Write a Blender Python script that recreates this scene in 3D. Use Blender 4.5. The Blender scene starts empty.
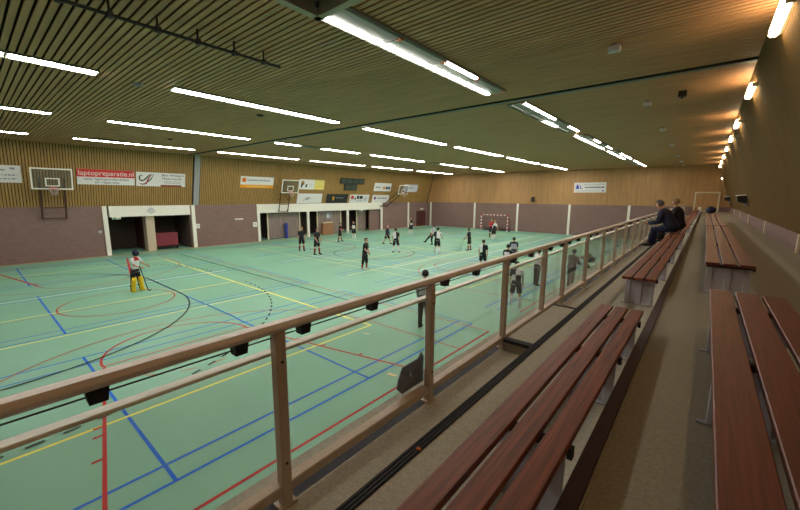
import bpy, math, random
from mathutils import Vector, Matrix
random.seed(7)
S = bpy.context.scene
C = S.collection
R = math.radians

# ------------------------------------------------------------------ camera
def make_camera():
    yaw, pit, rol, f = -0.69544311, 0.15985723, -0.0061554, 362.885555
    cy, sy, cp, sp, cr, sr = math.cos(yaw), math.sin(yaw), math.cos(pit), math.sin(pit), math.cos(rol), math.sin(rol)
    Ry = Matrix(((cy, 0, sy), (0, 1, 0), (-sy, 0, cy)))
    Rx = Matrix(((1, 0, 0), (0, cp, -sp), (0, sp, cp)))
    Rz = Matrix(((cr, -sr, 0), (sr, cr, 0), (0, 0, 1)))
    W = Matrix(((1, 0, 0), (0, 0, 1), (0, -1, 0)))
    M = (Rz @ Rx @ Ry @ W).transposed().to_4x4()
    cam = bpy.data.cameras.new('camera')
    cam.sensor_fit = 'HORIZONTAL'; cam.sensor_width = 36
    cam.lens = f / 800 * 36
    cam.clip_start = 0.02; cam.clip_end = 300
    o = bpy.data.objects.new('camera', cam); C.objects.link(o)
    o.matrix_world = Matrix.Translation((0, 0, 4.3)) @ M
    S.camera = o
make_camera()

# ------------------------------------------------------------------ world, exposure, lamp strengths
S.view_settings.view_transform = 'Standard'
S.view_settings.look = 'None'
S.view_settings.gamma = 1.0
S.view_settings.use_curve_mapping = False
S.view_settings.exposure = 0.65
TUBE_STRENGTH = 42.0        # white fluorescent tubes over the court
WARM_STRENGTH = 14.5        # warm battens along the stand wall
world = bpy.data.worlds.new('world'); S.world = world
world.use_nodes = True
world.node_tree.nodes['Background'].inputs[0].default_value = (0.02, 0.02, 0.02, 1)
world.node_tree.nodes['Background'].inputs[1].default_value = 1.0

# ------------------------------------------------------------------ materials
def lin(c):
    return tuple(((x / 255) / 12.92 if x / 255 <= 0.04045 else ((x / 255 + 0.055) / 1.055) ** 2.4) for x in c) + (1.0,)
def mat(name, rgb, rough=0.6, metal=0.0, var=0.12, scale=(6, 6, 6), spec=0.5, coat=0.0, bump=0.0, detail=3.0):
    """flat colour varied by a noise in the object's own coordinates"""
    m = bpy.data.materials.new(name); m.use_nodes = True
    nt = m.node_tree; b = nt.nodes['Principled BSDF']
    b.inputs['Roughness'].default_value = rough; b.inputs['Metallic'].default_value = metal
    b.inputs['Specular IOR Level'].default_value = spec
    b.inputs['Coat Weight'].default_value = coat
    tc = nt.nodes.new('ShaderNodeTexCoord'); mp = nt.nodes.new('ShaderNodeMapping')
    mp.inputs['Scale'].default_value = scale
    nz = nt.nodes.new('ShaderNodeTexNoise'); nz.inputs['Scale'].default_value = 1.0; nz.inputs['Detail'].default_value = detail
    rp = nt.nodes.new('ShaderNodeValToRGB'); c = lin(rgb)
    rp.color_ramp.elements[0].position = 0.3; rp.color_ramp.elements[1].position = 0.7
    rp.color_ramp.elements[0].color = tuple(x * (1 - var) for x in c[:3]) + (1,)
    rp.color_ramp.elements[1].color = tuple(min(1, x * (1 + var)) for x in c[:3]) + (1,)
    nt.links.new(tc.outputs['Object'], mp.inputs['Vector']); nt.links.new(mp.outputs['Vector'], nz.inputs['Vector'])
    nt.links.new(nz.outputs['Fac'], rp.inputs['Fac']); nt.links.new(rp.outputs['Color'], b.inputs['Base Color'])
    if bump:
        bp = nt.nodes.new('ShaderNodeBump'); bp.inputs['Strength'].default_value = bump; bp.inputs['Distance'].default_value = 0.01
        nt.links.new(nz.outputs['Fac'], bp.inputs['Height']); nt.links.new(bp.outputs['Normal'], b.inputs['Normal'])
    return m
def emit(name, rgb, strength):
    m = bpy.data.materials.new(name); m.use_nodes = True
    nt = m.node_tree; nt.nodes.clear()
    e = nt.nodes.new('ShaderNodeEmission'); o = nt.nodes.new('ShaderNodeOutputMaterial')
    e.inputs[0].default_value = rgb + (1,); e.inputs[1].default_value = strength
    nt.links.new(e.outputs[0], o.inputs[0]); return m
def brick_mat(name, c1, c2, mortar, horiz):
    m = bpy.data.materials.new(name); m.use_nodes = True
    nt = m.node_tree; b = nt.nodes['Principled BSDF']; b.inputs['Roughness'].default_value = 0.8
    tc = nt.nodes.new('ShaderNodeTexCoord'); sx = nt.nodes.new('ShaderNodeSeparateXYZ'); cx = nt.nodes.new('ShaderNodeCombineXYZ')
    br = nt.nodes.new('ShaderNodeTexBrick')
    br.inputs['Color1'].default_value = lin(c1); br.inputs['Color2'].default_value = lin(c2); br.inputs['Mortar'].default_value = lin(mortar)
    br.inputs['Scale'].default_value = 1.0; br.inputs['Brick Width'].default_value = 0.24; br.inputs['Row Height'].default_value = 0.075
    br.inputs['Mortar Size'].default_value = 0.006
    nt.links.new(tc.outputs['Object'], sx.inputs[0])
    nt.links.new(sx.outputs[horiz], cx.inputs[0]); nt.links.new(sx.outputs['Z'], cx.inputs[1])
    nt.links.new(cx.outputs[0], br.inputs['Vector']); nt.links.new(br.outputs['Color'], b.inputs['Base Color'])
    return m
def glass_mat(t=0.95):
    m = bpy.data.materials.new('clear panel'); m.use_nodes = True
    nt = m.node_tree; nt.nodes.clear()
    tr = nt.nodes.new('ShaderNodeBsdfTransparent'); tr.inputs[0].default_value = (t, t, t * .99, 1)
    gl = nt.nodes.new('ShaderNodeBsdfGlossy'); gl.inputs['Roughness'].default_value = 0.06
    df = nt.nodes.new('ShaderNodeBsdfDiffuse'); df.inputs[0].default_value = (0.5, 0.5, 0.47, 1)
    lw = nt.nodes.new('ShaderNodeLayerWeight'); lw.inputs['Blend'].default_value = 0.5
    pw = nt.nodes.new('ShaderNodeMath'); pw.operation = 'POWER'; pw.inputs[1].default_value = 5.0
    fr = nt.nodes.new('ShaderNodeMath'); fr.operation = 'MULTIPLY_ADD'; fr.inputs[1].default_value = 0.9; fr.inputs[2].default_value = 0.03
    nt.links.new(lw.outputs['Facing'], pw.inputs[0]); nt.links.new(pw.outputs[0], fr.inputs[0])
    m1 = nt.nodes.new('ShaderNodeMixShader'); m2 = nt.nodes.new('ShaderNodeMixShader'); m2.inputs[0].default_value = 0.05
    o = nt.nodes.new('ShaderNodeOutputMaterial')
    nt.links.new(fr.outputs[0], m1.inputs[0]); nt.links.new(tr.outputs[0], m1.inputs[1]); nt.links.new(gl.outputs[0], m1.inputs[2])
    nt.links.new(m1.outputs[0], m2.inputs[1]); nt.links.new(df.outputs[0], m2.inputs[2]); nt.links.new(m2.outputs[0], o.inputs[0])
    return m

M = {}
M['floor'] = mat('green sports floor', (122, 178, 150), 0.42, var=0.05, scale=(0.35, 0.35, 0.35), spec=0.3)
M['sand'] = mat('sand coloured edge strip', (176, 160, 120), 0.6, var=0.05)
for k, v in dict(red=(184, 38, 38), blue=(0, 104, 214), palegblue=(30, 124, 200), yellow=(248, 238, 96), paleyellow=(226, 230, 140), white=(226, 232, 214), black=(22, 28, 30), rust=(178, 84, 66), cream=(230, 215, 160)).items():
    M['ln_' + k] = mat('court line ' + k, v, 0.5, var=0.04, spec=0.15)
M['brick_y'] = brick_mat('plum brick facing the court', (134, 107, 101), (122, 98, 93), (114, 94, 89), 'Y')
M['brick_x'] = brick_mat('plum brick of the end wall', (134, 107, 101), (122, 98, 93), (114, 94, 89), 'X')
M['slat_wall'] = mat('ochre wall slats', (158, 124, 70), 0.6, var=0.16, scale=(3, 9, 0.8))
M['slat_end'] = mat('ochre boards of end wall', (170, 130, 82), 0.6, var=0.14, scale=(7, 3, 0.5))
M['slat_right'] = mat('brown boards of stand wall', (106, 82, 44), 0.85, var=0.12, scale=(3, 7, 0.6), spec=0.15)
M['slat_ceil'] = mat('ceiling slats', (184, 140, 98), 0.6, var=0.14, scale=(0.5, 8, 3))
M['felt'] = mat('black felt behind slats', (26, 22, 18), 0.95, var=0.1)
M['white'] = mat('white paint', (226, 224, 212), 0.5, var=0.03)
M['cream'] = mat('cream paint', (205, 196, 164), 0.5, var=0.05)
M['greysteel'] = mat('grey steel', (150, 150, 152), 0.5, 0.0, var=0.06)
M['bluegrey'] = mat('blue grey enamel', (196, 194, 204), 0.5, 0.0, var=0.06)
M['frame'] = mat('grey beige frame paint', (176, 166, 148), 0.6, var=0.05)
M['darksteel'] = mat('dark steel', (44, 40, 40), 0.5, 0.4, var=0.1)
M['black'] = mat('black plastic', (24, 24, 27), 0.55, var=0.1)
M['rubber'] = mat('black rubber', (30, 28, 34), 0.75, var=0.2, scale=(30, 30, 30))
M['concrete'] = mat('grey beige concrete', (144, 136, 116), 0.85, var=0.16, scale=(55, 55, 55), bump=0.1, detail=5)
M['step'] = mat('lower step concrete with court light in its tone', (172, 167, 150), 0.85, var=0.16, scale=(55, 55, 55), bump=0.1, detail=5)  # aisle concrete in a paler tone, court light painted into the colour
M['maroon'] = mat('maroon nosing', (56, 32, 40), 0.6, var=0.15, scale=(20, 5, 20))
M['plank'] = mat('red brown varnished wood', (122, 62, 33), 0.5, var=0.55, scale=(80, 2.2, 30), coat=0.0, detail=7)
M['plank_dark'] = mat('dark red brown varnished wood', (104, 46, 30), 0.46, var=0.4, scale=(80, 2.2, 30), coat=0.0, detail=7)
M['railwood'] = mat('worn beige handrail', (224, 210, 198), 0.4, var=0.12, scale=(30, 4, 30))
M['post'] = mat('beige brown painted steel', (192, 174, 152), 0.45, var=0.08, scale=(20, 20, 6))
M['beige'] = mat('pale beige glazing bar', (244, 238, 218), 0.45, var=0.07, scale=(20, 5, 20))
M['glass'] = glass_mat()
M['tube'] = emit('lit fluorescent tube', (1.0, 0.94, 0.87), TUBE_STRENGTH)
M['tube_off'] = mat('dark fluorescent tube', (150, 150, 142), 0.4, var=0.03)
M['tray'] = mat('grey green light tray', (112, 116, 106), 0.5, var=0.05)
M['tubeend'] = mat('orange tube holder', (200, 120, 70), 0.5)
M['warm'] = emit('lit warm batten', (1.0, 0.72, 0.42), WARM_STRENGTH)
M['darkroom'] = mat('dark store room wall', (80, 64, 58), 0.9, var=0.15)
M['reddoor'] = mat('dark red brown panel', (84, 40, 36), 0.6, var=0.15)
M['slatgrey'] = mat('grey brown shutter', (132, 118, 110), 0.6, var=0.2, scale=(3, 14, 1))
M['bluemat'] = mat('blue gym mat', (50, 62, 150), 0.6)
M['redmat'] = mat('dark red gym mat', (124, 44, 56), 0.6, var=0.08)
M['woodbox'] = mat('plywood', (150, 110, 74), 0.6, var=0.15)
M['banner'] = mat('white banner vinyl', (216, 216, 214), 0.5, var=0.02)
M['bred'] = mat('red banner ink', (196, 44, 40), 0.5, var=0.03)
M['bnavy'] = mat('navy banner ink', (52, 60, 96), 0.5, var=0.03)
M['bblack'] = mat('black banner ink', (36, 32, 34), 0.5, var=0.03)
M['bgrey'] = mat('grey banner ink', (136, 138, 144), 0.5, var=0.03)
M['bpale'] = mat('pale grey banner ink', (186, 192, 200), 0.5, var=0.03)
M['borange'] = mat('orange banner ink', (226, 150, 30), 0.5, var=0.03)
M['blemon'] = mat('lemon banner ink', (222, 208, 120), 0.5, var=0.03)
M['bgreen'] = mat('green sign ink', (50, 140, 90), 0.5, var=0.03)
M['bblue'] = mat('blue banner ink', (44, 56, 170), 0.5, var=0.03)
M['bamber'] = mat('amber banner ink', (190, 140, 30), 0.5, var=0.03)
M['maroonink'] = mat('maroon banner ink', (130, 34, 40), 0.5, var=0.03)
M['score'] = mat('dark green scoreboard', (44, 52, 46), 0.5, var=0.08)
M['scoredig'] = mat('scoreboard digit window', (66, 72, 66), 0.4, var=0.08)
M['clearboard'] = glass_mat(0.82)
M['brownsteel'] = mat('brown steel tube', (80, 50, 44), 0.5, 0.2)
M['hoop'] = mat('faded red hoop', (196, 110, 96), 0.5)
M['net'] = mat('white cord net', (205, 190, 190), 0.8)
M['darknet'] = mat('dark cord net', (52, 40, 44), 0.9)
M['goalred'] = mat('goal red', (170, 40, 44), 0.5, var=0.04)
M['goalwhite'] = mat('goal white', (226, 222, 220), 0.5, var=0.03)
M['skin'] = mat('skin', (206, 150, 122), 0.55, var=0.05)
for k, v in dict(black=(22, 22, 28), navy=(28, 32, 58), white=(222, 222, 226), lilac=(176, 178, 200), red=(190, 44, 44), darkred=(140, 44, 44), yellow=(232, 196, 30), grey=(120, 122, 122), darkgrey=(62, 62, 66), charcoal=(44, 44, 48), jeans=(36, 42, 78), brown=(74, 50, 38), greyhair=(92, 90, 90), fair=(160, 132, 92), darkhair=(34, 28, 26), shoe=(210, 210, 210), orange=(220, 120, 40), slate=(104, 110, 130), midgrey=(150, 150, 148)).items():
    M['c_' + k] = mat('cloth ' + k, v, 0.75, var=0.06, scale=(12, 12, 12))

# ------------------------------------------------------------------ mesh builder
class MB:
    def __init__(s): s.v = []; s.f = []; s.m = []; s.mats = []
    def mi(s, m):
        if m not in s.mats: s.mats.append(m)
        return s.mats.index(m)
    def add(s, vs, fs, m):
        o = len(s.v); i = s.mi(m)
        s.v += [tuple(v) for v in vs]
        for f in fs: s.f.append([o + k for k in f]); s.m.append(i)
    def hexa(s, b, t, m):
        s.add(list(b) + list(t), [(3, 2, 1, 0), (4, 5, 6, 7), (0, 1, 5, 4), (1, 2, 6, 5), (2, 3, 7, 6), (3, 0, 4, 7)], m)
    def box(s, x0, x1, y0, y1, z0, z1, m):
        s.hexa([(x0, y0, z0), (x1, y0, z0), (x1, y1, z0), (x0, y1, z0)], [(x0, y0, z1), (x1, y0, z1), (x1, y1, z1), (x0, y1, z1)], m)
    def bbox(s, x0, x1, y0, y1, z0, z1, m, b=0.006):
        """box with chamfered long edges: rounded in cross section across its longest axis"""
        d = [x1 - x0, y1 - y0, z1 - z0]; a = d.index(max(d)); lo = [x0, y0, z0]; hi = [x1, y1, z1]
        p, q = [k for k in range(3) if k != a]
        sec = [(lo[p] + b, lo[q]), (hi[p] - b, lo[q]), (hi[p], lo[q] + b), (hi[p], hi[q] - b), (hi[p] - b, hi[q]), (lo[p] + b, hi[q]), (lo[p], hi[q] - b), (lo[p], lo[q] + b)]
        vs = []
        for e in (lo[a], hi[a]):
            for u, w in sec:
                v = [0, 0, 0]; v[a] = e; v[p] = u; v[q] = w; vs.append(v)
        n = 8
        fs = [tuple(range(n))[::-1], tuple(range(n, 2 * n))] + [(i, (i + 1) % n, n + (i + 1) % n, n + i) for i in range(n)]
        if a == 1: fs = [f[::-1] for f in fs]
        s.add(vs, fs, m)
    def quad(s, a, b, c, d, m): s.add([a, b, c, d], [(0, 1, 2, 3)], m)
    def tube(s, pts, rad, m, n=8, cap=True, flat=None):
        """tube along points; flat=(axis vector, factor) squashes it along that axis"""
        P = [Vector(p) for p in pts]
        if not isinstance(rad, (list, tuple)): rad = [rad] * len(P)
        t0 = (P[1] - P[0]).normalized()
        ref = Vector((0, 0, 1)) if abs(t0.z) < 0.9 else Vector((1, 0, 0))
        u = t0.cross(ref).normalized(); vs = []
        for i, p in enumerate(P):
            t = (P[min(i + 1, len(P) - 1)] - P[max(i - 1, 0)])
            t = t.normalized() if t.length > 1e-9 else t0
            u = (u - t * u.dot(t)); u = u.normalized() if u.length > 1e-6 else t.orthogonal().normalized()
            w = t.cross(u)
            for k in range(n):
                a = 2 * math.pi * k / n
                d = (u * math.cos(a) + w * math.sin(a)) * rad[i]
                if flat: d = d - flat[0] * d.dot(flat[0]) * (1 - flat[1])
                vs.append(p + d)
        fs = []
        for i in range(len(P) - 1):
            for k in range(n):
                a = i * n + k; b = i * n + (k + 1) % n
                fs.append((a, b, b + n, a + n))
        if cap:
            fs.append(tuple(range(n))[::-1]); fs.append(tuple((len(P) - 1) * n + k for k in range(n)))
        s.add(vs, fs, m)
    def rings(s, R_, m, n=12, mfun=None):
        """loft of elliptic rings (centre, ux, uy, rx, ry)"""
        vs = []
        for c, ux, uy, rx, ry in R_:
            for k in range(n):
                a = 2 * math.pi * (k + 0.5) / n
                vs.append(Vector(c) + Vector(ux) * rx * math.cos(a) + Vector(uy) * ry * math.sin(a))
        o = len(s.v); s.v += [tuple(v) for v in vs]
        for i in range(len(R_) - 1):
            for k in range(n):
                a = i * n + k; b = i * n + (k + 1) % n
                s.f.append([o + a, o + b, o + b + n, o + a + n])
                s.m.append(s.mi(mfun(i, (k + 1) % n, n) if mfun else m))
        s.f.append([o + k for k in range(n)][::-1]); s.m.append(s.mi(m))
        s.f.append([o + (len(R_) - 1) * n + k for k in range(n)]); s.m.append(s.mi(m))
    def ball(s, c, r, m, n=10, k=6, keep=None):
        c = Vector(c); r = r if isinstance(r, (tuple, list)) else (r, r, r); vs = []; fs = []
        for i in range(k + 1):
            th = math.pi * i / k
            for j in range(n):
                ph = 2 * math.pi * j / n
                vs.append(c + Vector((r[0] * math.sin(th) * math.cos(ph), r[1] * math.sin(th) * math.sin(ph), r[2] * math.cos(th))))
        for i in range(k):
            for j in range(n):
                f = (i * n + j, (i + 1) * n + j, (i + 1) * n + (j + 1) % n, i * n + (j + 1) % n)
                if keep:
                    q = sum((vs[a] for a in f), Vector()) / 4 - c
                    if not keep(q): continue
                fs.append(f)
        s.add(vs, fs, m)
    def build(s, name, parent=None, smooth=False, M_=None):
        me = bpy.data.meshes.new(name); me.from_pydata(s.v, [], s.f)
        for m in s.mats: me.materials.append(M[m] if isinstance(m, str) else m)
        me.polygons.foreach_set('material_index', s.m)
        if smooth: me.polygons.foreach_set('use_smooth', [True] * len(me.polygons))
        me.update()
        o = bpy.data.objects.new(name, me); C.objects.link(o)
        if parent: o.parent = parent
        if M_ is not None: o.matrix_world = M_
        return o
def tag(o, label=None, cat=None, group=None, kind=None):
    if label: o['label'] = label
    if cat: o['category'] = cat
    if group: o['group'] = group
    if kind: o['kind'] = kind
    return o
def thing(name, loc, label, cat, group=None, rz=0.0):
    o = bpy.data.objects.new(name, None); C.objects.link(o)
    o.empty_display_size = 0.1; o.location = loc; o.rotation_euler = (0, 0, rz)
    return tag(o, label, cat, group)
def frame_thing(name, Mx, label, cat, group=None):
    o = bpy.data.objects.new(name, None); C.objects.link(o); o.matrix_world = Mx
    o.empty_display_size = 0.1
    return tag(o, label, cat, group)
def struct(mb, name): return tag(mb.build(name), kind='structure')
def lettering(name, body, size, x, y, m, parent, z=0.012, width=None):
    cu = bpy.data.curves.new(name, 'FONT'); cu.body = body; cu.size = size; cu.extrude = 0.002; cu.align_x = 'LEFT'
    t = bpy.data.objects.new(name + '_tmp', cu); C.objects.link(t)
    dg = bpy.context.evaluated_depsgraph_get()
    me = bpy.data.meshes.new_from_object(t.evaluated_get(dg))
    C.objects.unlink(t); bpy.data.objects.remove(t)
    if width and len(me.vertices):
        w = max(v.co.x for v in me.vertices) - min(v.co.x for v in me.vertices)
        for v in me.vertices: v.co.x *= width / w
    me.materials.clear(); me.materials.append(M[m])
    o = bpy.data.objects.new(name, me); C.objects.link(o); o.parent = parent
    o.location = (x, y, z); return o

# ------------------------------------------------------------------ dimensions
XL, XLT = -32.4, -31.25      # left wall: brick face / top of its leaning wood panel
XR, XRT = 1.72, 0.54         # stand wall
ZB, ZC = 3.5, 7.4            # brick height, ceiling
Y0, YE = -3.5, 45.2
KL = (XLT - XL) / (ZC - ZB); KR = (XRT - XR) / (ZC - ZB)
ZT, ZF, ZA = 2.70, 2.83, 3.07    # trough by the rail, bench step, upper aisle
XRAIL = -1.53

# ------------------------------------------------------------------ floor with its painted lines (one surface)
fl = MB()
fl.quad((XL - 4, Y0, 0), (XR, Y0, 0), (XR, YE, 0), (XL - 4, YE, 0), 'floor')
layer = [0.002]
def ln(x0, y0, x1, y1, m, w=0.055):
    a = Vector((x0, y0)); b = Vector((x1, y1)); d = (b - a).normalized(); n = Vector((-d.y, d.x)) * w / 2
    layer[0] += 0.00008; z = layer[0]
    q = [a - n, b - n, b + n, a + n]
    fl.quad(*[(p.x, p.y, z) for p in q], 'ln_' + m)
def arc(cx, cy, r, a0, a1, m, w=0.055, n=40, dash=False):
    layer[0] += 0.00008; z = layer[0]
    for i in range(n):
        if dash and i % 2: continue
        p = []
        for t, rr in ((i, r - w / 2), (i + 1, r - w / 2), (i + 1, r + w / 2), (i, r + w / 2)):
            a = R(a0 + (a1 - a0) * t / n); p.append((cx + rr * math.cos(a), cy + rr * math.sin(a), z))
        fl.quad(p[3], p[2], p[1], p[0], 'ln_' + m)
fl.box(XL, XL + 0.42, Y0, 6.4, 0.0, 0.003, 'sand'); fl.box(XL, XL + 0.42, 6.4, YE, 0.0, 0.003, 'sand')
for off in (0.0, 16.15, 32.3):
    yc = 3.68 + off
    top = min(YE - 0.4, 10.75 + off)
    bot = max(Y0 + 0.3, yc - 7.05)
    # three badminton courts side by side
    for xa, xb in ((-5.75, -12.35), (-14.92, -21.38), (-24.1, -30.5)):
        c = 'blue' if xa > -12 else 'palegblue'
        for x in (xa, xa - 0.49, xb + 0.6, xb): ln(x, bot, x, top, 'blue' if xa > -6 and x > -7 else 'palegblue', 0.06)
        for y in (yc - 2.08, yc + 2.08):
            if y < YE: ln(xa, y, xb, y, 'blue', 0.06)
        ln(xa, top, xb, top, 'palegblue', 0.05)
    # volleyball across the hall
    yt = min(YE - 0.5, yc + 4.7); yb = max(Y0 + .3, yc - 4.7)
    for x in (-8.27, -27.4): ln(x, yb, x, yt, 'yellow', 0.065)
    ln(-8.24, yt, -27.6, yt, 'yellow', 0.075)
    if yb > Y0 + 1: ln(-8.24, yb, -27.6, yb, 'paleyellow', 0.05)
    ln(-17.9, yb, -17.9, yt, 'paleyellow', 0.08)
    ln(-14.72, yb - 2, -14.72, yt, 'paleyellow', 0.08); ln(-21.05, yb - 2, -21.05, yt + (1 if off == 0 else 0), 'white', 0.08)
    # basketball across the hall
    yt = min(YE - 0.4, yc + 6.8); yb = max(Y0 + .3, yc - 6.8)
    for x in (-4.97, -30.3): ln(x, yb, x, yt, 'red' if x > -6 else 'rust', 0.06)
    ln(-4.94, yt, -30.3, yt, 'rust', 0.05)
    arc(-17.95, yc, 1.9, 0, 360, 'red' if off == 0 else 'rust', 0.05, 56)
    ln(-17.65, yb, -17.65, yt, 'rust', 0.03)
    for sgn, xe, xf in ((1, -4.97, -11.27), (-1, -30.3, -24.0)):
        ya, yb2 = yc - 3.15, yc + 3.2
        ln(xe, ya + .05, xf, yc - 1.85, 'red', 0.06 if sgn > 0 else 0.1); ln(xe, yb2, xf, yc + 1.85, 'red', 0.06 if sgn > 0 else 0.1)
        ln(xf, yc - 1.85, xf, yc + 1.85, 'red' if sgn > 0 else 'rust', 0.05)
        arc(xf, yc, 1.88, 90 if sgn > 0 else -90, 270 if sgn > 0 else 90, 'red' if sgn > 0 else 'rust', 0.06, 24)
        arc(xf, yc, 1.88, -90 if sgn > 0 else 90, 90 if sgn > 0 else 270, 'rust', 0.04, 16, True)
        xo = -8.55 if sgn > 0 else -26.8
        arc(xo, yc - .05, 5.03, 90 if sgn > 0 else -90, 270 if sgn > 0 else 90, 'rust', 0.05, 44)
        ln(xo, yc - 5.08, xe, yc - 5.08, 'rust', 0.05); ln(xo, yc + 4.98, xe, yc + 4.98, 'rust', 0.05)
        if sgn > 0 and off == 0:
            for t in (0.35, 0.47, 0.52, 0.69):
                x = xe + (xf - xe) * t; y = ya + .05 + (yc - 1.85 - ya - .05) * t
                ln(x, y - .17, x, y - .02, 'red', 0.06)
            for t in (.3, .5, .66):
                x = xe + (xf - xe) * t; y = yb2 + (yc + 1.85 - yb2) * t
                ln(x, y + .02, x, y + .15, 'red', 0.06)
# handball, lengthwise
for s_, yg in ((1, -0.3), (-1, 43.0)):
    arc(-17.6, yg, 6.07, 0, 90 * s_, 'black', 0.06, 40); arc(-21.2, yg, 6.07, 180, 180 - 90 * s_, 'black', 0.06, 40)
    ln(-17.6, yg + 6.07 * s_, -21.2, yg + 6.07 * s_, 'black', 0.06)
    arc(-17.5, yg, 9.03, 0, 90 * s_, 'black', 0.06, 57, True); arc(-21.3, yg, 9.03, 180, 180 - 90 * s_, 'black', 0.06, 57, True)
ln(-29.3, 9.88, -11.1, 9.88, 'black', 0.06)
ln(-29.6, 21.3, -8.9, 21.3, 'white', 0.05)
ln(-22.8, 15.85, -8.3, 16.9, 'white', 0.06)
ln(-17.7, Y0 + 1, -17.7, Y0 + 1.5, 'white')
arc(-19.35, 20.1, 3.1, 0, 360, 'black', 0.05, 60)
ln(-14.9, 5.78, -12.4, 5.78, 'palegblue', 0.07)
ln(-14.3, 16.5, -14.3, 42.0, 'white', 0.09); ln(-12.5, 16.7, -12.5, 42.0, 'white', 0.09)
ln(-9.05, 5.2, -8.9, 5.32, 'cream', 0.07); ln(-7.9, 7.7, -7.7, 7.75, 'cream', 0.06); ln(-5.55, 6.2, -5.3, 6.25, 'cream', 0.1)
struct(fl, 'floor')

# ------------------------------------------------------------------ walls
# left wall: brick below with two openings, leaning slats above
wl = MB()
OP1 = (6.5, 11.92); OP2 = (17.98, 35.0)
for a, b in ((Y0, OP1[0]), (OP1[1], OP2[0]), (OP2[1], YE)):
    wl.box(XL - 0.3, XL, a, b, 0, ZB, 'brick_y')
wl.hexa([(XL - .06, Y0, ZB), (XL - .03, Y0, ZB), (XL - .03, YE, ZB), (XL - .06, YE, ZB)],
        [(XLT - .06, Y0, ZC + .1), (XLT - .03, Y0, ZC + .1), (XLT - .03, YE, ZC + .1), (XLT - .06, YE, ZC + .1)], 'felt')
P_ = 0.142
y = Y0
while y < YE - P_:
    w = 0.105
    if not (12.2 < y + w and y < 12.62):
        wl.hexa([(XL - .03, y, ZB), (XL, y, ZB), (XL, y + w, ZB), (XL - .03, y + w, ZB)],
                [(XLT - .03, y, ZC), (XLT, y, ZC), (XLT, y + w, ZC), (XLT - .03, y + w, ZC)], 'slat_wall')
    y += P_
struct(wl, 'wall_left')
# end wall
we = MB()
we.box(XL - .3, XR + .3, YE, YE + .3, 0, ZB, 'brick_x')
we.box(XL - .3, XR + .3, YE + .04, YE + .1, ZB, ZC + .1, 'felt')
x = XL
while x < XR:
    we.box(x, x + 0.134, YE, YE + .04, ZB, ZC + .05, 'slat_end'); x += 0.142
struct(we, 'wall_far')
# stand wall
wr = MB()
wr.box(XR, XR + .3, Y0, YE, 0, ZB, 'brick_y')
wr.hexa([(XR + .03, Y0, ZB), (XR + .06, Y0, ZB), (XR + .06, YE, ZB), (XR + .03, YE, ZB)],
        [(XRT + .03, Y0, ZC + .1), (XRT + .06, Y0, ZC + .1), (XRT + .06, YE, ZC + .1), (XRT + .03, YE, ZC + .1)], 'felt')
y = Y0
while y < YE - P_:
    w = 0.13
    wr.hexa([(XR, y, ZB), (XR + .03, y, ZB), (XR + .03, y + w, ZB), (XR, y + w, ZB)],
            [(XRT, y, ZC), (XRT + .03, y, ZC), (XRT + .03, y + w, ZC), (XRT, y + w, ZC)], 'slat_right')
    y += P_
struct(wr, 'wall_right')
wn = MB(); wn.box(XL - .3, XR + .3, Y0 - .3, Y0, 0, ZC, 'brick_x'); struct(wn, 'wall_near')
# ceiling of slats running across the hall
ce = MB()
ce.box(XL - .3, XR + .3, Y0 - .3, YE + .3, ZC + .1, ZC + .16, 'felt')
y = Y0
while y < YE:
    if not (11.72 < y + .1 and y < 12.05): ce.box(XLT - .02, XRT + .02, y, y + 0.1, ZC, ZC + .03, 'slat_ceil')
    y += P_
struct(ce, 'ceiling')
# dividing joint across ceiling and its post
tj = MB()
tj.box(XLT, XRT, 11.70, 11.80, ZC - .03, ZC + .1, 'felt'); tj.box(XLT, XRT, 11.80, 12.04, ZC - .01, ZC + .05, 'tray')
struct(tj, 'trim_1')
tp = MB()
tp.hexa([(XL - .02, 12.2, ZB), (XL + .06, 12.2, ZB), (XL + .06, 12.62, ZB), (XL - .02, 12.62, ZB)],
        [(XLT - .02, 12.2, ZC), (XLT + .06, 12.2, ZC), (XLT + .06, 12.62, ZC), (XLT - .02, 12.62, ZC)], 'greysteel')
struct(tp, 'trim_2')
n_trim = [3]
def trim(mb):
    o = struct(mb, 'trim_%d' % n_trim[0]); n_trim[0] += 1; return o
# white pilasters
for y in (6.36, 12.14, 17.85, 40.55):
    t = MB(); t.box(XL - .02, XL + .1, y - .13, y + .13, 0, ZB, 'white'); trim(t)
for y in (23.5, 29.12, 35.0):
    t = MB(); t.box(XL - .12, XL + .08, y - .12, y + .12, 0, ZB if y > 34 else 2.68, 'white'); trim(t)
for x in (-31.72, -24.36, -18.3, -12.12, -6.2, -0.45):
    t = MB(); t.box(x - .12, x + .12, YE - .08, YE + .01, 0, ZB, 'white'); trim(t)
for y in (12.1, 18.4, 25.2, 31.4, 38.0):
    t = MB(); t.box(XR - .04, XR + .01, y - .08, y + .08, ZA, ZB, 'cream'); trim(t)
# lintels over the openings
t = MB(); t.box(XL - .3, XL + .03, 6.62, OP1[1], 2.72, ZB, 'white'); trim(t)
t = MB(); t.box(XL - .3, XL + .03, OP2[0], OP2[1], 2.66, ZB, 'white'); trim(t)
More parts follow.
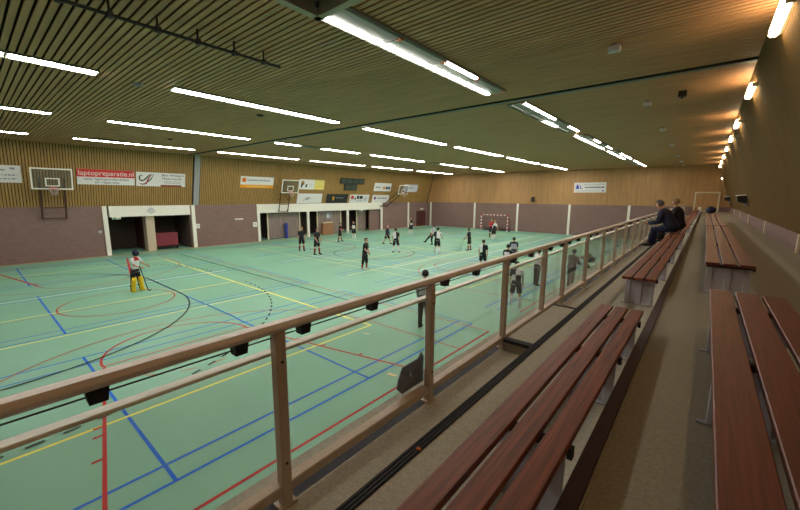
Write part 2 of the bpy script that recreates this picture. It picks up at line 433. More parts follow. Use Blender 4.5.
# store rooms behind the openings
def store(y0, y1, depth, nm):
    s = MB(); xb = XL - depth
    s.box(xb - .1, xb, y0 - .3, y1 + .3, 0, 2.9, 'darkroom'); s.box(xb, XL - .3, y0 - .2, y0, 0, 2.9, 'darkroom'); s.box(xb, XL - .3, y1, y1 + .2, 0, 2.9, 'darkroom')
    s.box(xb, XL - .25, y0 - .2, y1 + .2, 2.8, 2.9, 'darkroom')
    struct(s, nm)
store(OP1[0], OP1[1], 3.6, 'wall_store'); store(OP2[0], OP2[1], 2.6, 'wall_store.001')
t = MB(); t.box(XL - 1.1, XL - .3, 8.86, 9.42, 0, 2.75, 'post'); trim(t)
t = MB(); t.box(XL - 3.5, XL - .9, 8.95, 9.1, 0, 2.75, 'reddoor'); trim(t)
t = MB(); t.box(XL - .5, XL - .3, 33.1, 35.0, 0, 2.7, 'brick_y'); trim(t)

# doors of the setting
d = MB(); d.box(XL - .02, XL + .04, 42.6, 44.6, 0, 2.12, 'reddoor'); d1 = struct(d, 'door_1')
d = MB()
for a, b in ((42.52, 42.62), (44.58, 44.68), (43.55, 43.65)): d.box(XL, XL + .07, a, b, 0, 2.2, 'brownsteel')
d.box(XL, XL + .07, 42.52, 44.68, 2.12, 2.2, 'brownsteel'); d.build('door_frame', d1)
d = MB(); d.tube([(XL + .04, 43.5, 1.0), (XL + .1, 43.5, 1.0), (XL + .1, 43.38, 1.0)], .015, 'greysteel', 6); d.build('door_handle', d1)
d = MB(); d.box(-.82, .8, YE - .06, YE - .01, ZA, 4.78, 'slat_end'); d2 = struct(d, 'door_2')
d = MB()
d.box(-.94, -.82, YE - .12, YE - .01, ZA, 4.9, 'cream'); d.box(.8, .92, YE - .12, YE - .01, ZA, 4.9, 'cream'); d.box(-.82, .8, YE - .12, YE - .01, 4.78, 4.9, 'cream')
d.build('door_frame', d2)
d = MB(); d.box(-.9, .9, YE - .5, YE - .06, ZA, ZA + .05, 'white'); d.build('door_sill', d2)
d = MB(); d.tube([(-.1, YE - .06, 4.0), (-.1, YE - .12, 4.0), (-.22, YE - .12, 4.0)], .018, 'greysteel', 6); d.build('door_handle', d2)

# ------------------------------------------------------------------ stand
st = MB()
st.box(-1.78, -1.19, Y0, YE, 2.35, ZT, 'step'); st.box(-1.19, -.32, Y0, YE, 2.35, ZF, 'step'); st.box(-.32, XR, Y0, YE, 2.35, ZA, 'concrete')
st.box(-1.6, -1.5, Y0, YE, 0, 2.35, 'brick_y')
struct(st, 'stand_steps')
st = MB(); st.box(-1.47, -1.19, 3.52, 5.12, ZT, ZF - .001, 'step'); st.box(-1.47, -1.19, 3.49, 3.52, ZT, ZF - .03, 'concrete'); st.box(-1.48, -1.12, 3.47, 3.55, ZF - .03, ZF + .004, 'rubber'); st.box(-1.48, -1.19, 5.08, 5.14, ZT + .02, ZF + .004, 'rubber')
struct(st, 'stand_step')
st = MB(); st.box(-1.195, -1.125, Y0, YE, ZF - .03, ZF + .004, 'rubber')
for k in range(3): st.box(-1.188 + k * .022, -1.176 + k * .022, Y0, YE, ZF, ZF + .009, 'rubber')
trim(st)
st = MB(); st.bbox(-.335, -.262, Y0, YE, ZA - .05, ZA + .012, 'maroon', .004); trim(st)
st = MB(); st.bbox(-.262, -.25, Y0, YE, ZA - .01, ZA + .006, 'concrete', .002); trim(st)

st = MB(); st.box(XRAIL - .06, XRAIL + .005, Y0, YE, ZT - .01, ZT + .002, 'rubber'); trim(st)  # dark strip painted on the curb for the shaded gap below the bottom rail
# ------------------------------------------------------------------ railing
YP = [.91, 2.2, 3.56, 4.77, 5.65, 6.97, 8.35, 9.67, 11.0, 12.4]
while YP[-1] < 43.4: YP.append(YP[-1] + 1.36)
rl = thing('glass_railing', (XRAIL, .91, ZT), 'long glass railing with beige wooden handrail running along the front of the stand', 'railing')
def rp(mb, name, smooth=False):
    o = mb.build(name, None, smooth); o.parent = rl; o.matrix_parent_inverse = Matrix.Translation((-XRAIL, -.91, -ZT)); return o
m_ = MB(); m_.bbox(XRAIL - .045, XRAIL + .04, -1.2, 44.9, 3.652, 3.697, 'railwood', .018); rp(m_, 'handrail')
m_ = MB(); m_.bbox(XRAIL - .05, XRAIL + .02, -1.2, 44.9, 2.772, 2.83, 'post', .006); rp(m_, 'bottom_rail')
m_ = MB(); m_.bbox(XRAIL - .09, XRAIL - .032, -1.2, 44.9, 3.52, 3.537, 'beige', .004); rp(m_, 'glazing_bar')
m_ = MB(); m_.tube([(XRAIL - .01, -1.2, 3.622), (XRAIL - .01, 44.9, 3.622)], .0035, 'black', 6); rp(m_, 'wire')
for y in YP:
    m_ = MB(); m_.bbox(XRAIL - .03, XRAIL + .026, y - .028, y + .028, ZT - .02, 3.652, 'post', .005); rp(m_, 'post')
    m_ = MB(); m_.box(XRAIL - .04, XRAIL + .03, y - .05, y + .05, ZT, ZT + .012, 'post')
    rp(m_, 'foot_plate')
    if y < 9:
        for z in (2.95, 3.5): m_ = MB(); m_.tube([(XRAIL + .026, y, z), (XRAIL + .032, y, z)], .007, 'darksteel', 6); rp(m_, 'bolt')
prev = -1.2
for y in YP + [44.9]:
    m_ = MB(); m_.box(XRAIL - .052, XRAIL - .042, prev + .02, y - .02, 2.825, 3.51, 'glass'); rp(m_, 'glass_pane'); prev = y
br = [.22, .72, 1.06, 1.57]
for y in YP[1:]: br += [y + .2, y + .72]
for y in br:
    m_ = MB(); m_.hexa([(XRAIL - .03, y - .026, 3.6), (XRAIL + .018, y - .026, 3.6), (XRAIL + .018, y + .026, 3.6), (XRAIL - .03, y + .026, 3.6)],
                       [(XRAIL - .035, y - .032, 3.652), (XRAIL + .022, y - .032, 3.652), (XRAIL + .022, y + .032, 3.652), (XRAIL - .035, y + .032, 3.652)], 'black'); rp(m_, 'bracket')

# ------------------------------------------------------------------ benches
def bench(xa, xb, y0, y1, zf, zs, m, label, legs, group):
    t = thing('spectator_bench', ((xa + xb) / 2, y0, zf), label, 'bench', group)
    T = Matrix.Translation((-(xa + xb) / 2, -y0, -zf))
    def part(mb, name):
        o = mb.build(name, t); o.matrix_parent_inverse = T; return o
    w = (xb - xa - .05) / 3
    for k in range(3):
        p = MB(); xs = xa + k * (w + .025); p.bbox(xs, xs + w, y0, y1, zs - .035, zs, m, .004); part(p, 'seat_plank')
    for y in legs:
        p = MB(); p.box(xa + .01, xb - .01, y - .02, y + .02, zs - .075, zs - .036, 'darksteel'); part(p, 'crossbar')
        for x in (xa + .02, (xa + xb) / 2 - .03, xb - .08):
            p = MB(); p.bbox(x, x + .06, y - .012, y + .012, zf + .008, zs - .075, 'bluegrey', .003); part(p, 'leg')
        p = MB(); p.box(xa + .03, xb - .03, y + .002, y + .008, zf + .02, zs - .08, 'bluegrey'); part(p, 'leg_panel')
        p = MB(); p.box(xa - .02, xb + .01, y - .02, y + .02, zf, zf + .008, 'greysteel'); part(p, 'foot')
        p = MB(); p.box(xb - .01, xb + .012, y - .02, y + .02, zs - .09, zs - .04, 'black'); part(p, 'bracket')
    return t
ZS1, ZS2 = 3.25, 3.50
G1, G2 = 'front row benches by the railing', 'back row benches on the upper aisle'
bench(-.70, -.345, -1.4, 4.0, ZF, ZS1, 'plank', 'red brown three-plank bench by the railing, nearest to the open corner of glass', (.4, 1.6, 2.8, 3.75), G1)
bench(-.775, -.40, 5.65, 13.6, ZF, ZS1, 'plank', 'second red brown bench along the railing, between two gaps, near the seated spectators', (5.9, 8.0, 10.2, 13.2), G1)
bench(-.78, -.41, 13.75, 44.0, ZF, ZS1, 'plank', 'far bench along the railing on which the spectators in dark coats sit', (14.1, 20, 26, 32, 38, 43.6), G1)
bench(.105, .585, -1.4, 4.22, ZA, ZS2, 'plank_dark', 'dark red bench on the upper aisle with its near end cut off', (.9, 2.5, 3.75), G2)
bench(.075, .54, 6.0, 14.2, ZA, ZS2, 'plank_dark', 'second dark red three-plank bench on the upper aisle, beyond the gap', (6.15, 9.0, 13.8), G2)
bench(.07, .53, 14.4, 26.2, ZA, ZS2, 'plank_dark', 'far dark red bench on the upper aisle with a dark bag at its end', (14.8, 20, 25.8), G2)

# ------------------------------------------------------------------ ceiling lights over the court
GR = [(-3.9, 2.65), (4.34, 10.63), (12.2, 18.9), (20.2, 26.8), (28.0, 34.6), (35.8, 43.4)]
ROWS = [(-5.19, .22, 'row nearest the stands', [[(-9, 2.7), (4.4, 11), (15.9, 17.7), (20.7, 28.4), (28.4, 37)], [(7.5, 9.4), (12.4, 16.3), (17.3, 19.6), (22, 24.2), (26.5, 28.4), (31, 45)]]),
        (-12.33, .1, 'second row from the stands', [[(-9, 2.7), (4.4, 45)], [(-9, 2.7), (4.4, 10.9), (12.4, 32.8), (34, 45)]]),
        (-19.7, .1, 'third row from the stands', [[(-9, 2.7), (4.4, 10.9), (12.4, 14.2), (15.9, 27.4), (30.4, 45)]] * 2),
        (-27.15, .1, 'row along the banner wall', [[(-9, 45)]] * 2)]
ORD = ['first', 'second', 'third', 'fourth', 'fifth', 'sixth', 'seventh', 'eighth', 'ninth', 'tenth', 'eleventh', 'twelfth', 'thirteenth', 'fourteenth', 'fifteenth', 'sixteenth', 'seventeenth', 'eighteenth', 'nineteenth', 'twentieth', 'twenty-first', 'twenty-second', 'twenty-third', 'twenty-fourth']
for xr, off, rowname, lit in ROWS:
    k = 0
    for gi, (ga, gb) in enumerate(GR):
        L = (gb - ga) / 4
        for q in range(4):
            yc = ga + L * (q + .5); ym = yc / .975
            if gi == 0 and q < (1 if xr > -6 else 2): continue
            on = [any(a <= ym <= b for a, b in lit[s]) for s in (0, 1)]
            state = 'lit' if all(on) else ('half-lit' if any(on) else 'unlit')
            t = thing('ceiling_light', (xr, yc, ZC), '%s ceiling light, %s, %s from the near end' % (state, rowname, ORD[k]), 'ceiling light', 'ceiling lights of the ' + rowname); k += 1
            w = off + .13
            b = MB(); b.box(-w, w, -L / 2 + .01, L / 2 - .01, -.03, .0, 'tray'); b.box(-w, -w + .012, -L / 2 + .01, L / 2 - .01, -.054, -.03, 'tray'); b.box(w - .012, w, -L / 2 + .01, L / 2 - .01, -.054, -.03, 'tray'); 
            b.build('housing', t)
            for s, sx in ((0, -1), (1, 1)):
                b = MB(); b.bbox(sx * off - .05, sx * off + .05, -L / 2 + .05, L / 2 - .05, -.052, -.031, 'tube' if on[s] else 'tube_off', .008); b.build('tube', t)
            if off > .2:
                for e in (-1, 1):
                    b = MB(); b.box(off - .06, off + .06, e * (L / 2 - .03) - .02, e * (L / 2 - .03) + .02, -.07, -.03, 'tubeend'); b.build('tube_holder', t)
# warm battens at the top of the stand wall
LAMPY = [-2.6, 2.9, 8.4, 13.4, 18.9, 23.4, 27.9, 33.0, 37.7, 42.2]
for k, y in enumerate(LAMPY):
    z = 7.05; xw = XR + KR * (z - ZB)
    t = thing('wall_light', (xw, y, z), 'warm glowing batten at the top of the stand wall, %s from the viewer' % ORD[k], 'wall light', 'warm battens at the top of the stand wall')
    b = MB(); b.box(-.022, .04, -.66, .66, -.05, .05, 'cream'); b.box(-.1, .02, -.675, -.645, -.05, .05, 'cream'); b.box(-.1, .02, .645, .675, -.05, .05, 'cream'); b.build('housing', t)
    b = MB(); b.bbox(-.15, -.022, -.64, .64, -.08, .06, 'warm', .03); b.build('tube', t)
b = MB(); t = thing('wall_light', (.85, 44.9, 6.1), 'small warm lamp low in the far corner of the stand wall', 'wall light')
b.bbox(-.05, .05, -.05, .05, -.06, .06, 'warm', .015); b.build('tube', t)
b = MB(); b.box(-.07, .07, .05, .28, -.08, .08, 'darksteel'); b.build('housing', t)

# ------------------------------------------------------------------ small fixtures on the ceiling
for k, y in enumerate((8.9, 14.55, 20.3, 26.3, 33.0, 38.4, 42.9)):
    t = thing('ceiling_spotlight', (-1.72 - .006 * y, y, ZC), 'small pale ceiling spotlight box over the stand, %s from the viewer' % ORD[k], 'spotlight', 'pale spotlight boxes in a line over the stand')
    b = MB(); b.box(-.05, .05, -.05, .05, -.06, 0, 'greysteel'); b.build('mount', t)
    b = MB(); b.bbox(-.1, .1, -.08, .08, -.17, -.05, 'bluegrey', .02); b.build('body', t)
    b = MB(); b.box(.1, .112, -.065, .065, -.155, -.065, 'white'); b.build('lens', t)  # white plate paints in the brightness of the side lit by the battens
t = thing('ceiling_sensor', (-.88, 13.95, ZC), 'small dark box under the ceiling near the warm lamps', 'sensor')
b = MB(); b.bbox(-.1, .1, -.1, .1, -.16, 0, 'darksteel', .02); b.build('body', t); b = MB(); b.ball((0, 0, -.16), .05, 'black'); b.build('eye', t)
for (x, y), lb in zip(((-12.7, 3.6), (-13.7, 7.86), (-23.4, 7.9), (-20.0, 15.0)), ('pale round ceiling vent between slats near the long dark pipe', 'dark ceiling vent beside the first long light row', 'dark ceiling vent near the wall with the banners', 'dark ceiling vent past the dividing joint')):
    t = thing('ceiling_vent', (x, y, ZC), lb, 'vent')
    dk = 'bgrey' if 'pale' in lb else 'darksteel'
    b = MB(); b.tube([(0, 0, -.03), (0, 0, 0)], .14, dk, 14); b.build('rim', t)
    b = MB(); b.tube([(0, 0, -.06), (0, 0, -.03)], .08, dk, 12); b.build('disc', t)
# long pipe with hangers
t = thing('ceiling_pipe', (-7.75, 3.0, 7.18), 'long dark pipe hung from the ceiling on short hangers', 'pipe')
b = MB(); b.tube([(0, -4.5, 0), (0, 2.0, 0)], .03, 'darksteel', 8); b.build('pipe', t)
for y in (-2.4, -1.72, -1.1, -.42, .25, .95, 1.6):
    b = MB(); b.tube([(0, y, .0), (0, y, .22)], .02, 'darksteel', 6); b.box(-.05, .05, y - .04, y + .04, -.045, .045, 'darksteel'); b.build('hanger', t)
# hoisted steel frame
t = thing('hoisted_frame', (-4.3, 3.1, 7.0), 'dark steel frame folded up against the ceiling beside the nearest light row', 'frame')
b = MB()
b.box(-.63, -.5, -2.2, .8, -.02, .38, 'frame'); b.box(.5, .63, -2.2, .8, -.02, .38, 'frame'); b.box(-.63, .63, .68, .8, -.02, .38, 'frame'); b.box(-.63, .63, -2.2, -2.08, -.02, .38, 'frame')
b.build('frame', t)
b = MB(); b.box(-.5, .5, -2.08, .68, .3, .36, 'black'); b.build('panel', t)
for a, c in (((-.5, .68), (.5, -.2)), ((-.5, -.2), (.5, .68)), ((-.5, -1.2), (.5, -.2)), ((-.5, -.2), (.5, -1.2))):
    b = MB(); b.tube([(a[0], a[1], .12), (c[0], c[1], .12)], .03, 'darksteel', 6); b.build('brace', t)
# bracket on the ceiling over the first row of lights by the left wall
t = thing('hoist_bracket', (-26.2, 5.6, ZC), 'small dark hoist bracket on the ceiling above the red banner', 'bracket')
b = MB(); b.tube([(0, -.5, -.04), (0, .8, -.04)], .03, 'darksteel', 6); b.build('bar', t)
b = MB(); b.tube([(0, .8, -.02), (0, .8, -.3)], .03, 'darksteel', 6); b.tube([(0, .5, -.02), (0, .5, -.2)], .03, 'brownsteel', 6); b.build('hook', t)

# ------------------------------------------------------------------ boards and banners
def lean_frame(y, z, out=0.0):
    u = Vector((0, 1, 0)); v = Vector((KL, 0, 1)).normalized(); n = u.cross(v)
    p = Vector((XL + KL * (z - ZB), y, z)) + n * out
    return Matrix(((u.x, v.x, n.x, p.x), (u.y, v.y, n.y, p.y), (u.z, v.z, n.z, p.z), (0, 0, 0, 1)))
def end_frame(x, z, out=0.0):
    p = Vector((x, YE - out, z))
    return Matrix(((1, 0, 0, p.x), (0, 0, -1, p.y), (0, 1, 0, p.z), (0, 0, 0, 1)))
GB = 'sponsor banners on the slatted wall'
def banner(fr, w, h, label, panel='banner', group=GB):
    t = frame_thing('banner', fr, label, 'banner', group)
    b = MB(); b.box(0, w, 0, h, .002, .012, panel); b.build('panel', t); return t
def patch(t, name, rects, m, z=.012):
    b = MB()
    for x0, x1, y0, y1 in rects: b.box(x0, x1, y0, y1, z, z + .004, m)
    return b.build(name, t)
def dashes(x0, x1, y, h, seed):
    r = random.Random(seed); out = []; x = x0
    while x < x1:
        w = r.uniform(.05, .2); out.append((x, min(x1, x + w), y, y + h * r.uniform(.75, 1))); x += w + .045
    return out
def poly(t, name, pts, m, z=.014):
    b = MB(); n = len(pts)
    b.add([(x, y, z) for x, y in pts] + [(x, y, z + .004) for x, y in pts], [tuple(range(n, 2 * n))] + [(i, (i + 1) % n, n + (i + 1) % n, n + i) for i in range(n)], m)
    return b.build(name, t)
def swoosh(t, name, pts, rad, m, z=.016):
    b = MB(); b.tube([(x, y, z) for x, y in pts], rad, m, 8, flat=(Vector((0, 0, 1)), .1)); return b.build(name, t)
HB = 1.04
# white banner at the left edge
t = banner(lean_frame(-.7, 4.98, .01), 3.2, HB, 'white banner with faint grey lines next to the first smoky backboard')
patch(t, 'lettering', dashes(.5, 2.6, .72, .1, 1) + dashes(.5, 3.0, .42, .09, 2) + dashes(.5, 3.0, .2, .08, 3), 'bgrey')
patch(t, 'mark', [(2.75, 2.95, .8, .92)], 'bgrey')
# red and white
t = banner(lean_frame(5.04, 4.98, .01), 3.16, HB, 'red and white banner with a web address on its red upper half')
patch(t, 'red_field', [(0, 3.16, .52, HB)], 'bred')
lettering('lettering', 'laptopreparatie.nl', .46, .06, .64, 'banner', t, .017, 3.02)
lettering('lettering', 'voor laptoponderdelen', .26, .32, .3, 'bnavy', t, .013, 2.5)
lettering('lettering', 'en reparatie', .26, .9, .08, 'bnavy', t, .013, 1.35)
# black and red curls
t = banner(lean_frame(8.3, 4.95, .01), 3.24, HB, 'white banner with black and maroon curled logo above the store opening')
swoosh(t, 'logo', [(.42, .75), (.3, .82), (.2, .72), (.2, .5), (.32, .4), (.5, .46), (.66, .66), (.84, .86), (1.0, .88)], [.02, .03, .04, .045, .05, .045, .04, .03, .01], 'bblack')
swoosh(t, 'logo', [(.18, .2), (.36, .14), (.58, .18), (.7, .36), (.76, .6), (.92, .84), (1.12, .88)], [.015, .04, .055, .055, .045, .03, .01], 'maroonink')
swoosh(t, 'logo', [(.74, .34), (.86, .46), (.98, .66), (1.08, .84)], [.02, .04, .03, .01], 'bblack', .018)
lettering('lettering', 'Ben Weijers', .25, 1.6, .78, 'bblack', t, .013, 1.5)
lettering('lettering', 'Haarmode', .25, 1.62, .53, 'bblack', t, .013, 1.35)
patch(t, 'small_lettering', dashes(1.7, 2.95, .36, .05, 5) + dashes(1.8, 2.9, .24, .05, 6), 'bgrey')
patch(t, 'red_strip', [(1.55, 3.0, .0, .12)], 'maroonink')
# orange foot banner
t = banner(lean_frame(16.04, 5.0, .01), 3.2, HB, 'white banner with orange lower strip beside the grey wall post')
patch(t, 'orange_strip', [(0, 3.2, 0, .3)], 'borange'); patch(t, 'logo', [(.12, .5, .52, .92)], 'borange'); patch(t, 'logo', [(.22, .4, .6, .8)], 'bred', .017)
patch(t, 'lettering', dashes(.62, 2.8, .64, .16, 8), 'bgrey'); patch(t, 'small_lettering', dashes(.6, 2.7, .1, .08, 9), 'blemon', .017)
# figure banner, lemon right half
t = banner(lean_frame(22.15, 4.97, .01), 3.15, HB, 'banner with lemon right half and dark figures, behind the second backboard')
patch(t, 'lemon_field', [(1.85, 3.15, 0, HB)], 'blemon')
poly(t, 'logo', [(.2, .15), (.34, .2), (.42, .45), (.6, .55), (.58, .8), (.42, .92), (.26, .82), (.22, .55)], 'bblack'); patch(t, 'logo', [(.36, .56, .62, .86)], 'bamber', .02)
poly(t, 'logo', [(.75, .2), (.95, .25), (.98, .55), (.85, .6), (.74, .4)], 'bblack'); patch(t, 'lettering', [(1.15, 1.75, .3, .38), (1.2, 1.7, .5, .6)], 'bpale'); patch(t, 'small_lettering', dashes(1.95, 3.0, .3, .07, 10), 'borange', .017)
# white with grey car shape
t = banner(lean_frame(22.1, 3.55, .01), 3.15, HB, 'plain white banner with a small grey emblem under the lemon banner')
swoosh(t, 'logo', [(.8, .42), (1.0, .55), (1.25, .62), (1.55, .6), (1.7, .52)], [.01, .03, .04, .03, .01], 'bgrey'); poly(t, 'logo', [(.95, .4), (1.3, .34), (1.55, .5), (1.5, .56), (1.1, .5)], 'bgrey'); patch(t, 'small_lettering', [(.7, .95, .3, .35)], 'bred')
# black
t = banner(lean_frame(25.85, 3.53, .01), 3.15, HB, 'black banner with a yellow shield emblem', 'bblack')
poly(t, 'logo', [(.85, .75), (.85, .45), (1.0, .25), (1.15, .45), (1.15, .75)], 'bamber'); patch(t, 'lettering', dashes(1.4, 2.5, .55, .12, 12), 'bgrey')
# white with red square
t = banner(lean_frame(29.3, 3.5, .01), 3.2, HB, 'white banner with a red square logo and dark block lettering')
patch(t, 'logo', [(.2, .65, .5, .9)], 'bred'); patch(t, 'lettering', [(.8, 1.0, .4, .7), (1.15, 1.5, .5, .92), (1.6, 2.1, .5, .9)], 'bblack'); patch(t, 'small_lettering', dashes(1.1, 2.2, .22, .1, 14), 'bgrey')
b = MB(); b.tube([(2.6, .5, .012), (2.6, .5, .016)], .3, 'bpale', 16); b.build('disc', t)
# white with blue dot
t = banner(lean_frame(33.1, 3.48, .01), 3.1, HB, 'white banner with a red and blue round logo next to the backboard frame')
b = MB(); b.tube([(.45, .62, .012), (.45, .62, .017)], .2, 'bblue', 14); b.build('logo', t); patch(t, 'logo', [(.3, .42, .5, .85)], 'bred', .018)
patch(t, 'lettering', dashes(.9, 2.8, .55, .14, 16), 'bnavy'); patch(t, 'small_lettering', dashes(.5, 2.8, .2, .06, 17), 'bpale')
# upper, orange and black blocks
t = banner(lean_frame(33.05, 4.96, .01), 3.15, HB, 'white banner with orange and black picture blocks, high beside the scoreboard')
patch(t, 'lettering', dashes(.25, 1.2, .4, .22, 18), 'bgrey'); patch(t, 'logo', [(1.6, 2.05, .25, .6)], 'borange'); patch(t, 'logo', [(2.15, 2.5, .25, .62)], 'bblack'); patch(t, 'logo', [(2.6, 3.0, .25, .62)], 'bnavy')
# grey behind third backboard
t = banner(lean_frame(38.8, 4.94, .01), 3.1, HB, 'pale grey banner partly behind the farthest backboard', 'bpale')
patch(t, 'lettering', dashes(.9, 2.2, .45, .2, 20), 'bgrey')
# end wall banner
t = banner(end_frame(-11.8, 4.87, .01), 3.25, 1.1, 'white sponsor banner alone on the wooden end wall')
b = MB(); b.ball((.35, .78, .014), (.1, .12, .006), 'bblue'); b.build('logo', t)
poly(t, 'logo', [(.15, .4), (.55, .4), (.48, .7), (.25, .72)], 'bblue'); patch(t, 'logo', [(.6, .68, .42, .8), (.68, .85, .42, .5)], 'bblue')
patch(t, 'lettering', dashes(1.15, 3.1, .5, .15, 22), 'bnavy'); patch(t, 'small_lettering', dashes(1.0, 3.1, .84, .05, 23) + dashes(.2, 2.6, .15, .06, 24), 'bgrey'); patch(t, 'small_logo', [(2.85, 3.05, .12, .26)], 'bblue')

# scoreboard
t = frame_thing('scoreboard', lean_frame(27.4, 5.0, .02), 'dark T-shaped electronic scoreboard above the black banner', 'scoreboard')
b = MB(); b.box(0, 3.65, .75, 1.4, 0, .12, 'score'); b.build('upper_panel', t); b = MB(); b.box(.75, 2.65, 0, .73, 0, .12, 'score'); b.build('lower_panel', t)
for x in (.12, 1.02, 1.92, 2.82):
    b = MB(); b.box(x, x + .68, .86, 1.28, .12, .13, 'scoredig'); b.build('digit_window', t)
for x in (.9, 1.78):
    b = MB(); b.box(x, x + .7, .12, .6, .12, .13, 'scoredig'); b.build('digit_window', t)

# ------------------------------------------------------------------ basketball backboards folding from the wall
def backboard(y0, w, zb, h, off, label, fy0, fy1, fz0, sk=0.0):
    t = frame_thing('basketball_backboard', lean_frame(y0, zb, off), label, 'backboard', 'wall-mounted backboards')
    b = MB(); b.box(.03, w - .03, .03, h - .03, -.01, .01, 'clearboard'); b.build('board', t)
    b = MB(); e = .075
    b.box(0, w, 0, e, -.02, .03, 'white'); b.box(0, w, h - e, h, -.02, .03, 'white'); b.box(0, e, e, h - e, -.02, .03, 'white'); b.box(w - e, w, e, h - e, -.02, .03, 'white'); b.build('border', t)
    b = MB(); cx = w / 2; r0, r1, q0, q1 = cx - .33, cx + .33, .2, .72
    b.box(r0, r1, q0, q0 + .06, .011, .018, 'white'); b.box(r0, r1, q1 - .06, q1, .011, .018, 'white'); b.box(r0, r0 + .06, q0, q1, .011, .018, 'white'); b.box(r1 - .06, r1, q0, q1, .011, .018, 'white'); b.build('target_square', t)
    b = MB(); ring = [(cx + .23 * math.cos(a * math.pi / 8), .16, .34 + .23 * math.sin(a * math.pi / 8)) for a in range(17)]
    b.tube(ring, .018, 'hoop', 6, False); b.box(cx - .08, cx + .08, .1, .2, .01, .14, 'hoop'); hp = b.build('hoop', t)
    b = MB()
    for a in range(12):
        u = a * math.pi / 6; v = u + .5
        b.tube([(cx + .22 * math.cos(u), .15, .34 + .22 * math.sin(u)), (cx + .13 * math.cos(v), -.25, .34 + .13 * math.sin(v))], .008, 'net', 4)
    b.build('net', hp)
    # swing frame down to the brick wall
    b = MB(); a, c = fy0 - y0, fy1 - y0; d = -(zb - fz0)
    zo = -off + .12
    back = lambda yy: zo + (yy < ZB - zb) * (-(ZB - zb - yy) * 0)
    for xx in (a, c): b.tube([(xx, d, zo + .25), (xx + sk * .8, .0, zo + .25 + sk * .3), (xx + sk, .7, -.03)], .05, 'brownsteel', 6)
    for q, yy in ((0, d + .05), (.3, d + .75), (.75, -.1)): b.tube([(a + sk * q, yy, zo + .25 + .4 * sk * q), (c + sk * q, yy, zo + .25 + .4 * sk * q)], .03, 'brownsteel', 6)
    b.build('swing_frame', t)
    for xx in (a, c):
        b = MB()
        for yy in (d + .1,) if sk else (d + .1, d + 1.2): b.tube([(xx, yy, zo + .25), (xx, yy, zo - .1)], .035, 'brownsteel', 6)
        b.build('wall_arm', t)
    return t
backboard(2.8, 1.92, 4.8, 1.33, .7, 'smoky basketball backboard with white border next to the laptop repair banner', 3.2, 4.33, 2.75)
backboard(19.75, 1.9, 4.76, 1.3, .7, 'smoky basketball backboard over the long store opening', 19.95, 20.95, 2.75)
backboard(36.3, 1.9, 4.95, 1.2, 1.3, 'pale small-looking basketball backboard farthest along the banner wall', 34.6, 35.6, 3.0, 2.2)

# ------------------------------------------------------------------ signs, switches, speakers
def plate(y, z, w, h, m, name, label, cat, extra=None, x=XL):
    t = frame_thing(name, Matrix(((0, 0, 1, x), (1, 0, 0, y), (0, 1, 0, z), (0, 0, 0, 1))), label, cat)
    b = MB(); b.bbox(0, w, 0, h, 0, .05, m, .01); b.build('case', t)
    b = MB(); (extra or (lambda b: b.box(w * .25, w * .75, h * .25, h * .75, .05, .058, 'bpale')))(b); b.build('face', t); return t
plate(12.3, 1.58, .28, .36, 'white', 'switch_box', 'white switch box beside the first store opening', 'switch box')
plate(17.28, 1.4, .4, .44, 'white', 'switch_box', 'white switch box beside the long store opening', 'switch box')
plate(5.9, 1.62, .2, .2, 'greysteel', 'alarm_button', 'small grey wall button near the first store opening', 'button')
plate(15.6, 2.12, .75, .12, 'white', 'wall_sign', 'narrow white sign on the plum brick wall between the openings', 'sign', lambda b: b.box(.05, .7, .03, .05, .05, .056, 'bgrey'))
ex = lambda w, h: (lambda b: (b.box(w * .1, w * .45, h * .2, h * .8, .05, .056, 'bgreen'), b.box(w * .55, w * .9, h * .4, h * .6, .05, .056, 'bgreen')))
plate(6.75, 2.56, .5, .16, 'white', 'exit_sign', 'white and green exit sign under the first store lintel', 'exit sign', ex(.5, .16), XL + .03)
plate(31.0, 2.5, .55, .18, 'white', 'exit_sign', 'white and green exit sign over the far end of the long store opening', 'exit sign', ex(.55, .18), XL + .03)
plate(43.4, 2.4, .7, .22, 'white', 'exit_sign', 'white exit sign above the far brown door', 'exit sign', ex(.7, .22))
t = frame_thing('emblem', Matrix(((0, 0, 1, XL + .03), (1, 0, 0, 9.2), (0, 1, 0, 3.12), (0, 0, 0, 1))), 'grey diamond emblem on the white lintel of the first opening', 'emblem')
b = MB(); b.tube([(-.28, 0, .012), (0, .22, .012), (.28, 0, .012), (0, -.22, .012), (-.28, 0, .012)], .025, 'bgrey', 6, False, (Vector((0, 0, 1)), .3)); b.build('outline', t)
b = MB(); b.tube([(0, 0, .0), (0, 0, .015)], .14, 'bpale', 14); b.build('disc', t)
t = thing('loudspeaker', (-16.4, YE, 4.05), 'small black loudspeaker on the end wall', 'loudspeaker')
b = MB(); b.bbox(-.17, .17, -.28, -.04, -.3, .3, 'black', .03); b.build('cabinet', t); b = MB(); b.box(-.05, .05, -.05, 0, -.1, .1, 'darksteel'); b.build('bracket', t)
